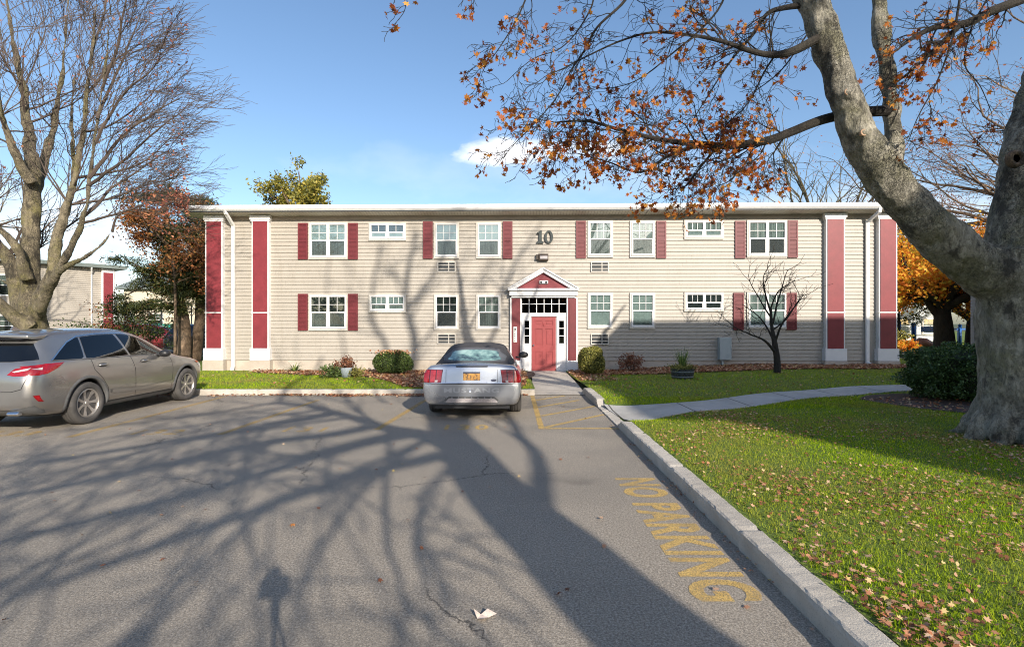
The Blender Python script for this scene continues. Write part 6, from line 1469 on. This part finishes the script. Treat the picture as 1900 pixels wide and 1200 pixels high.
# unseen block and trees added behind the viewpoint to fill glass and paint reflections
house('unseen_reflection_block', Vector((-26, -52, 0)), 0, 52, 10, 6.2, 'long cream sided block added unseen behind the viewpoint for reflections', M['siding'], 'apartment building')
for k_, (x_, y_, h_) in enumerate(((-14, -36, 11), (-3, -40, 12), (9, -37, 10), (22, -34, 12), (-27, -38, 12))):
    fanTree('unseen_reflection_tree', Vector((x_, y_, 0)), h_, 4, .3, M['bark_b'], ['unseen dark evergreen added behind the viewpoint left of centre', 'unseen rusty tree added directly behind the viewpoint', 'unseen dark evergreen added behind the viewpoint right of centre', 'unseen rusty tree added far right in the row behind the viewpoint', 'unseen dark evergreen added at the far left of the row behind the viewpoint'][k_], 61 + k_, M['rustleaf'] if k_ % 2 else M['pine'], 2600, .38, group='unseen trees added behind the viewpoint for reflections', spread=.8, nl=9, h0=.18, levels=2, L0=.3)
# green screen fence and court posts on the left
GF = empty('green_screen_fence', Vector((-36, 41.5, 0)), 0, 'green fabric screen fence running behind the parked cars', 'fence'); b = MB(); b.box(0, 17.5, -.02, .02, .15, 1.75); b.build('screen', M['greenfence'], GF)
b = MB()
for i in range(8):
    b.tube([(i * 2.5, .06, 0), (i * 2.5, .06, 1.85)], .035, 6); b.build('post', M['grille_dark'], GF); b = MB()
CF = empty('tall_post_fence', Vector((-27.5, 36, 0)), 0, 'tall dark fence posts with two thin rails in front of the beige hall', 'fence'); b = MB()
for z in (2.6, 3.15): b.tube([(-1.5, 0, z), (6.4, 0, z)], .028, 5); b.build('rail', M['grille_dark'], CF); b = MB()
for x in (3.1, 5.2, 6.3): b.tube([(x, 0, 0), (x, 0, 3.6 if x < 4 else 3.2)], .05, 6); b.build('post', M['grille_dark'], CF); b = MB()
# playground
PG = empty('playground_frame', Pg(1720, 33, .1), 0, 'blue post-and-deck playground frame behind the golden maple', 'playground'); O = PG.location
def pgx(px, py): v = P(px, py, 33) - O; return v.x, v.z
for px, t_, wd in ((1686, 600, .11), (1702, 598, .12), (1717, 601, .12), (1731, 604, .06), (1771, 600, .11), (1782, 604, .09), (1797, 610, .07)):
    b = MB(); x, z = pgx(px, t_); dy = hsh(px) * 1.6; b.tube([(x, dy, 0), (x, dy, z)], wd, 8); b.lathe([(wd * 1.2, z), (wd * .9, z + .06), (0, z + .09)], (x, dy, 0), 'z', 8); b.build('post', M['playblue'], PG, True)
b = MB(); x0, z1 = pgx(1717, 606); x1, z0 = pgx(1748, 616); b.box(x0, x1, .3, .36, z0, z1); x1, _ = pgx(1800, 611); x0, _ = pgx(1765, 611); b.box(x0, x1, .3, .38, pgx(0, 612)[1], pgx(0, 609)[1]); b.build('guard_panel', M['playblue'], PG)
b = MB(); x0, z0 = pgx(1702, 622); x1, _ = pgx(1735, 622); b.box(x0, x1, .1, 1.5, z0 - .04, z0); b.build('deck', M['grille_dark'], PG)
b = MB(); x0, _ = pgx(1684, 640); x1, _ = pgx(1716, 640); z_ = .5
b.tube([(x0, -.6, z_ - .15), (x0 + .35, -.6, z_ + .05), (x1 - .5, -.6, z_ + .02), (x1, -.6, z_ - .2)], [.18, .26, .26, .2], 10); tag(b.build('play_tunnel', M['playpink'], None, True, origin=(0, 0, 0)), 'faded pink plastic play tunnel lying in front of the blue playground frame', 'play tunnel').location = O
# ---------------------------------------------------------------- grass, fallen leaves
def inside(poly, X, Y):
    X = np.asarray(X); Y = np.asarray(Y); r = np.zeros(X.shape, bool); n = len(poly)
    for i in range(n):
        x0, y0 = poly[i]; x1, y1 = poly[(i + 1) % n]
        if y0 == y1: continue
        c_ = ((y0 > Y) != (y1 > Y)) & (X < (x1 - x0) * (Y - y0) / (y1 - y0) + x0); r ^= c_
    return r
PC = np.array([(p.x, p.y) for p in catmull([Vector((x, y, 0)) for x, y in PATH], 8)])
def off_path(X, Y, m=.0):
    d = np.full(X.shape, 9.0); f = np.zeros(X.shape)
    for i in range(len(PC) - 1):
        a, d_ = PC[i], PC[i + 1]; v = d_ - a; t = np.clip(((X - a[0]) * v[0] + (Y - a[1]) * v[1]) / (v @ v), 0, 1); q = np.hypot(X - a[0] - t * v[0], Y - a[1] - t * v[1])
        hw = .5 * (1.95 - .95 * min(1, (i / (len(PC) - 1)) / .2)); d = np.minimum(d, q - hw)
    return d > m
def blades(name, n, x0, x1, y0, y1, hf, hgt, wd, seed, mask, label):
    rs = np.random.RandomState(seed); X = rs.uniform(x0, x1, n); Yv = y0 + (y1 - y0) * rs.uniform(0, 1, n) ** 1.25
    k = mask(X, Yv); X, Yv = X[k], Yv[k]; n = len(X)
    k = np.abs(X / Yv) < 1.08; X, Yv = X[k], Yv[k]; n = len(X)
    Z = hf(X, Yv) - .005; nz_ = np.array([noise.noise(Vector((float(a) * 1.3, float(b_) * 1.3, seed))) for a, b_ in zip(X[::7], Yv[::7])]); nz_ = np.repeat(nz_, 7)[:n]; 
    if len(nz_) < n: nz_ = np.pad(nz_, (0, n - len(nz_)))
    kk = rs.uniform(0, 1, n) < np.clip(.75 + 1.6 * nz_, .25, 1); X, Yv, Z, nz_ = X[kk], Yv[kk], Z[kk], nz_[kk]; n = len(X)
    H = hgt * rs.uniform(.45, 1.2, n) * (1 + .8 * nz_); a = rs.uniform(0, 6.283, n); W_ = wd * rs.uniform(.6, 1.2, n); ln = rs.uniform(.1, .75, n) * H; la = rs.uniform(0, 6.283, n)
    B0 = np.stack([X - np.cos(a) * W_, Yv - np.sin(a) * W_, Z], -1); B1 = np.stack([X + np.cos(a) * W_, Yv + np.sin(a) * W_, Z], -1)
    T_ = np.stack([X + np.cos(la) * ln, Yv + np.sin(la) * ln, Z + H], -1)
    V = np.stack([B0, B1, T_], 1).reshape(-1, 3); o = np_mesh(name, V, np.arange(n * 3).reshape(n, 3), M['grass'], None, np.repeat(rs.uniform(0, 1, n) ** 1.3, 3))
    return tag(o, label, 'grass', kind='stuff')
mR = lambda X, Y: off_path(X, Y, .0) & ~inside(BRp, X, Y) & ~inside(BHp, X, Y) & ~((X < 2.0) & (Y < 8.9))
blades('grass', 300000, 2.0, 9.5, 2.2, 11.5, lawn_r, .036, .0040, 1, mR, 'green grass on the near right lawn beside the kerb')
blades('grass', 120000, 1.98, 19, 10, 19, lawn_r, .046, .0065, 2, mR, 'green grass on the shaded lawn in front of the building')
blades('grass', 70000, -14, .52, 13.05, 19, lawn_l, .05, .007, 3, lambda X, Y: ~(inside(BLp, X, Y) & (np.sin(X * 5.1 + Y * 3) + np.sin(Y * 7) < 1.3)), 'green grass verge between the kerb and the left end of the building')
blades('grass', 30000, 9, 45, 18, 40, lawn_r, .09, .02, 4, lambda X, Y: X > 14.3, 'distant grass around the playground')
def litter(name, n, x0, x1, y0, y1, hf, size, seed, mask, label, dens=None, zj=.02, mat='fallen', shape=MAPLE):
    rs = np.random.RandomState(seed); X = rs.uniform(x0, x1, n); Yv = rs.uniform(y0, y1, n); k = mask(X, Yv)
    if dens is not None: k &= rs.uniform(0, 1, n) < dens(X, Yv)
    X, Yv = X[k], Yv[k]; Z = hf(X, Yv) + .012 + rs.uniform(0, zj, len(X))
    o = leaf_cloud(name, np.stack([X, Yv, Z], -1), size, shape, M[mat], None, seed, flat=.33, bend=.6); return tag(o, label, 'fallen leaves', kind='stuff')
def nd(X, Y, s=.7, o=0): return np.array([noise.noise(Vector((float(a) * s + o, float(b_) * s, 2.0))) for a, b_ in zip(X, Y)])
litter('fallen_leaves', 19000, 2.02, 9, 2.2, 9.5, lawn_r, .033, 1, mR, 'brown maple leaves strewn over the near lawn', lambda X, Y: np.clip(.24 + .9 * nd(X, Y) + .5 * nd(X, Y, 2.3, 4) + .28 * np.clip((6.5 - Y) / 3, 0, 1) + .12 * (X > 3.5) - .12 * (Y > 7.5), .03, 1), .035)
litter('fallen_leaves', 1200, 1.98, 2.75, 1.6, 3.9, lawn_r, .036, 2, lambda X, Y: Y > 0, 'drift of leaves along the top of the near kerb', lambda X, Y: np.clip((4.4 - Y) / 1.6, 0, 1) * np.clip((2.95 - X - .12 * Y) * 2.2, .0, 1), .05)
litter('fallen_leaves', 7000, 2.02, 9, 2.2, 9.5, lawn_r, .030, 21, mR, 'small curled leaf scraps scattered over the near lawn', lambda X, Y: np.clip(.25 + .9 * nd(X, Y, 1.1, 9) + .3 * np.clip((6.5 - Y) / 3, 0, 1), .02, 1), .035, shape=OVAL)
litter('fallen_leaves', 900, 1.98, 14, 10, 18, lawn_r, .055, 3, mR, 'leaves scattered on the shaded lawn', None, .04)
litter('fallen_leaves', 22000, -9.6, .5, 13.05, 19.0, lawn_l, .072, 4, lambda X, Y: inside(BLp, X, Y), 'thick brown leaves covering the bed under the left windows', None, .06)
litter('fallen_leaves', 1100, -12, .5, 13.05, 19.0, lawn_l, .06, 14, lambda X, Y: ~inside(BLp, X, Y), 'leaves scattered on the left verge', lambda X, Y: np.clip(.35 + nd(X, Y), 0, 1), .04)
litter('fallen_leaves', 20000, 2.0, 14.5, 16.6, 19.0, lawn_r, .072, 5, lambda X, Y: inside(BRp, X, Y), 'thick brown leaves along the foundation right of the door', None, .05)
litter('fallen_leaves', 1800, 2.0, 3.6, 15.2, 18.4, lawn_r, .065, 6, lambda X, Y: X > 0, 'leaves piled at the corner of lawn and front walk', lambda X, Y: np.clip((3.4 - X) * .9, 0, 1), .05)
litter('fallen_leaves', 1300, 5.8, 11, 8.2, 11.3, lawn_r, .055, 7, lambda X, Y: inside(BHp, X, Y), 'dark leaves under the clipped hedge', None, .03)
litter('fallen_leaves', 4200, -9, .4, 12.55, 12.88, lambda X, Y: X * 0, .05, 8, lambda X, Y: Y > 0, 'leaves gathered in the gutter of the far kerb', lambda X, Y: np.clip(.15 + 1.2 * nd(X, Y, 1.1) + .7 * (Y > 12.72) * (X > -6), 0, 1), .03, 'rustleaf_dark' if False else 'fallen')
litter('fallen_leaves', 1100, 1.52, 1.80, 1.8, 9.0, lambda X, Y: X * 0, .024, 9, lambda X, Y: X > 1.66 - .0 * Y, 'crumbled leaves in the gutter of the near kerb', lambda X, Y: np.clip(.25 + 1.3 * nd(X, Y, 1.7, 5), 0, 1), .012)
litter('fallen_leaves', 170, -9, 1.6, 3.0, 12.5, lambda X, Y: X * 0, .035, 10, lambda X, Y: X > -99, 'stray leaf fragments on the asphalt', None, .005)
litter('fallen_leaves', 400, 1.85, 30, 19, 32, lawn_r, .11, 12, lambda X, Y: X > 14.5, 'orange leaves under the far maples', None, .04)
# one curled pale leaf and one orange leaf on the asphalt
b = MB(); q = gp(900, 1146); b.v = [(q[0] + x * .13, q[1] + y * .11, .006 + z) for x, y, z in ((-.55, .35, .03), (-.2, .2, .005), (.1, .38, .03), (.55, .15, .012), (.15, -.05, .002), (-.1, -.45, .02), (-.35, -.2, .004), (-.45, 0, .02))]
b.face(0, 1, 7); b.face(1, 2, 4); b.face(2, 3, 4); b.face(1, 4, 6, 7) if False else None; b.face(4, 5, 6); b.face(1, 4, 6); b.face(1, 6, 7)
b.build('dry_leaf', simple('dry_leaf', c(.66, .54, .46), .8, .15, 60), bevel=0); tag(bpy.data.objects['dry_leaf'], 'large pale curled leaf lying alone on the asphalt in the foreground', 'leaf')
b = MB(); q = gp(543, 976); b.v = [(q[0] + x * .05, q[1] + y * .07, .008 + (.012 if i % 2 else 0)) for i, (x, y) in enumerate(MAPLE)]; b.face(*range(12)); b.build('dry_leaf', M['rust1'] if 'rust1' in M else simple('orange_leaf', c(.55, .20, .04), .7, .2, 50)); tag(bpy.data.objects['dry_leaf.001'], 'tiny orange leaf lying alone on the asphalt above the tripod shadow', 'leaf')
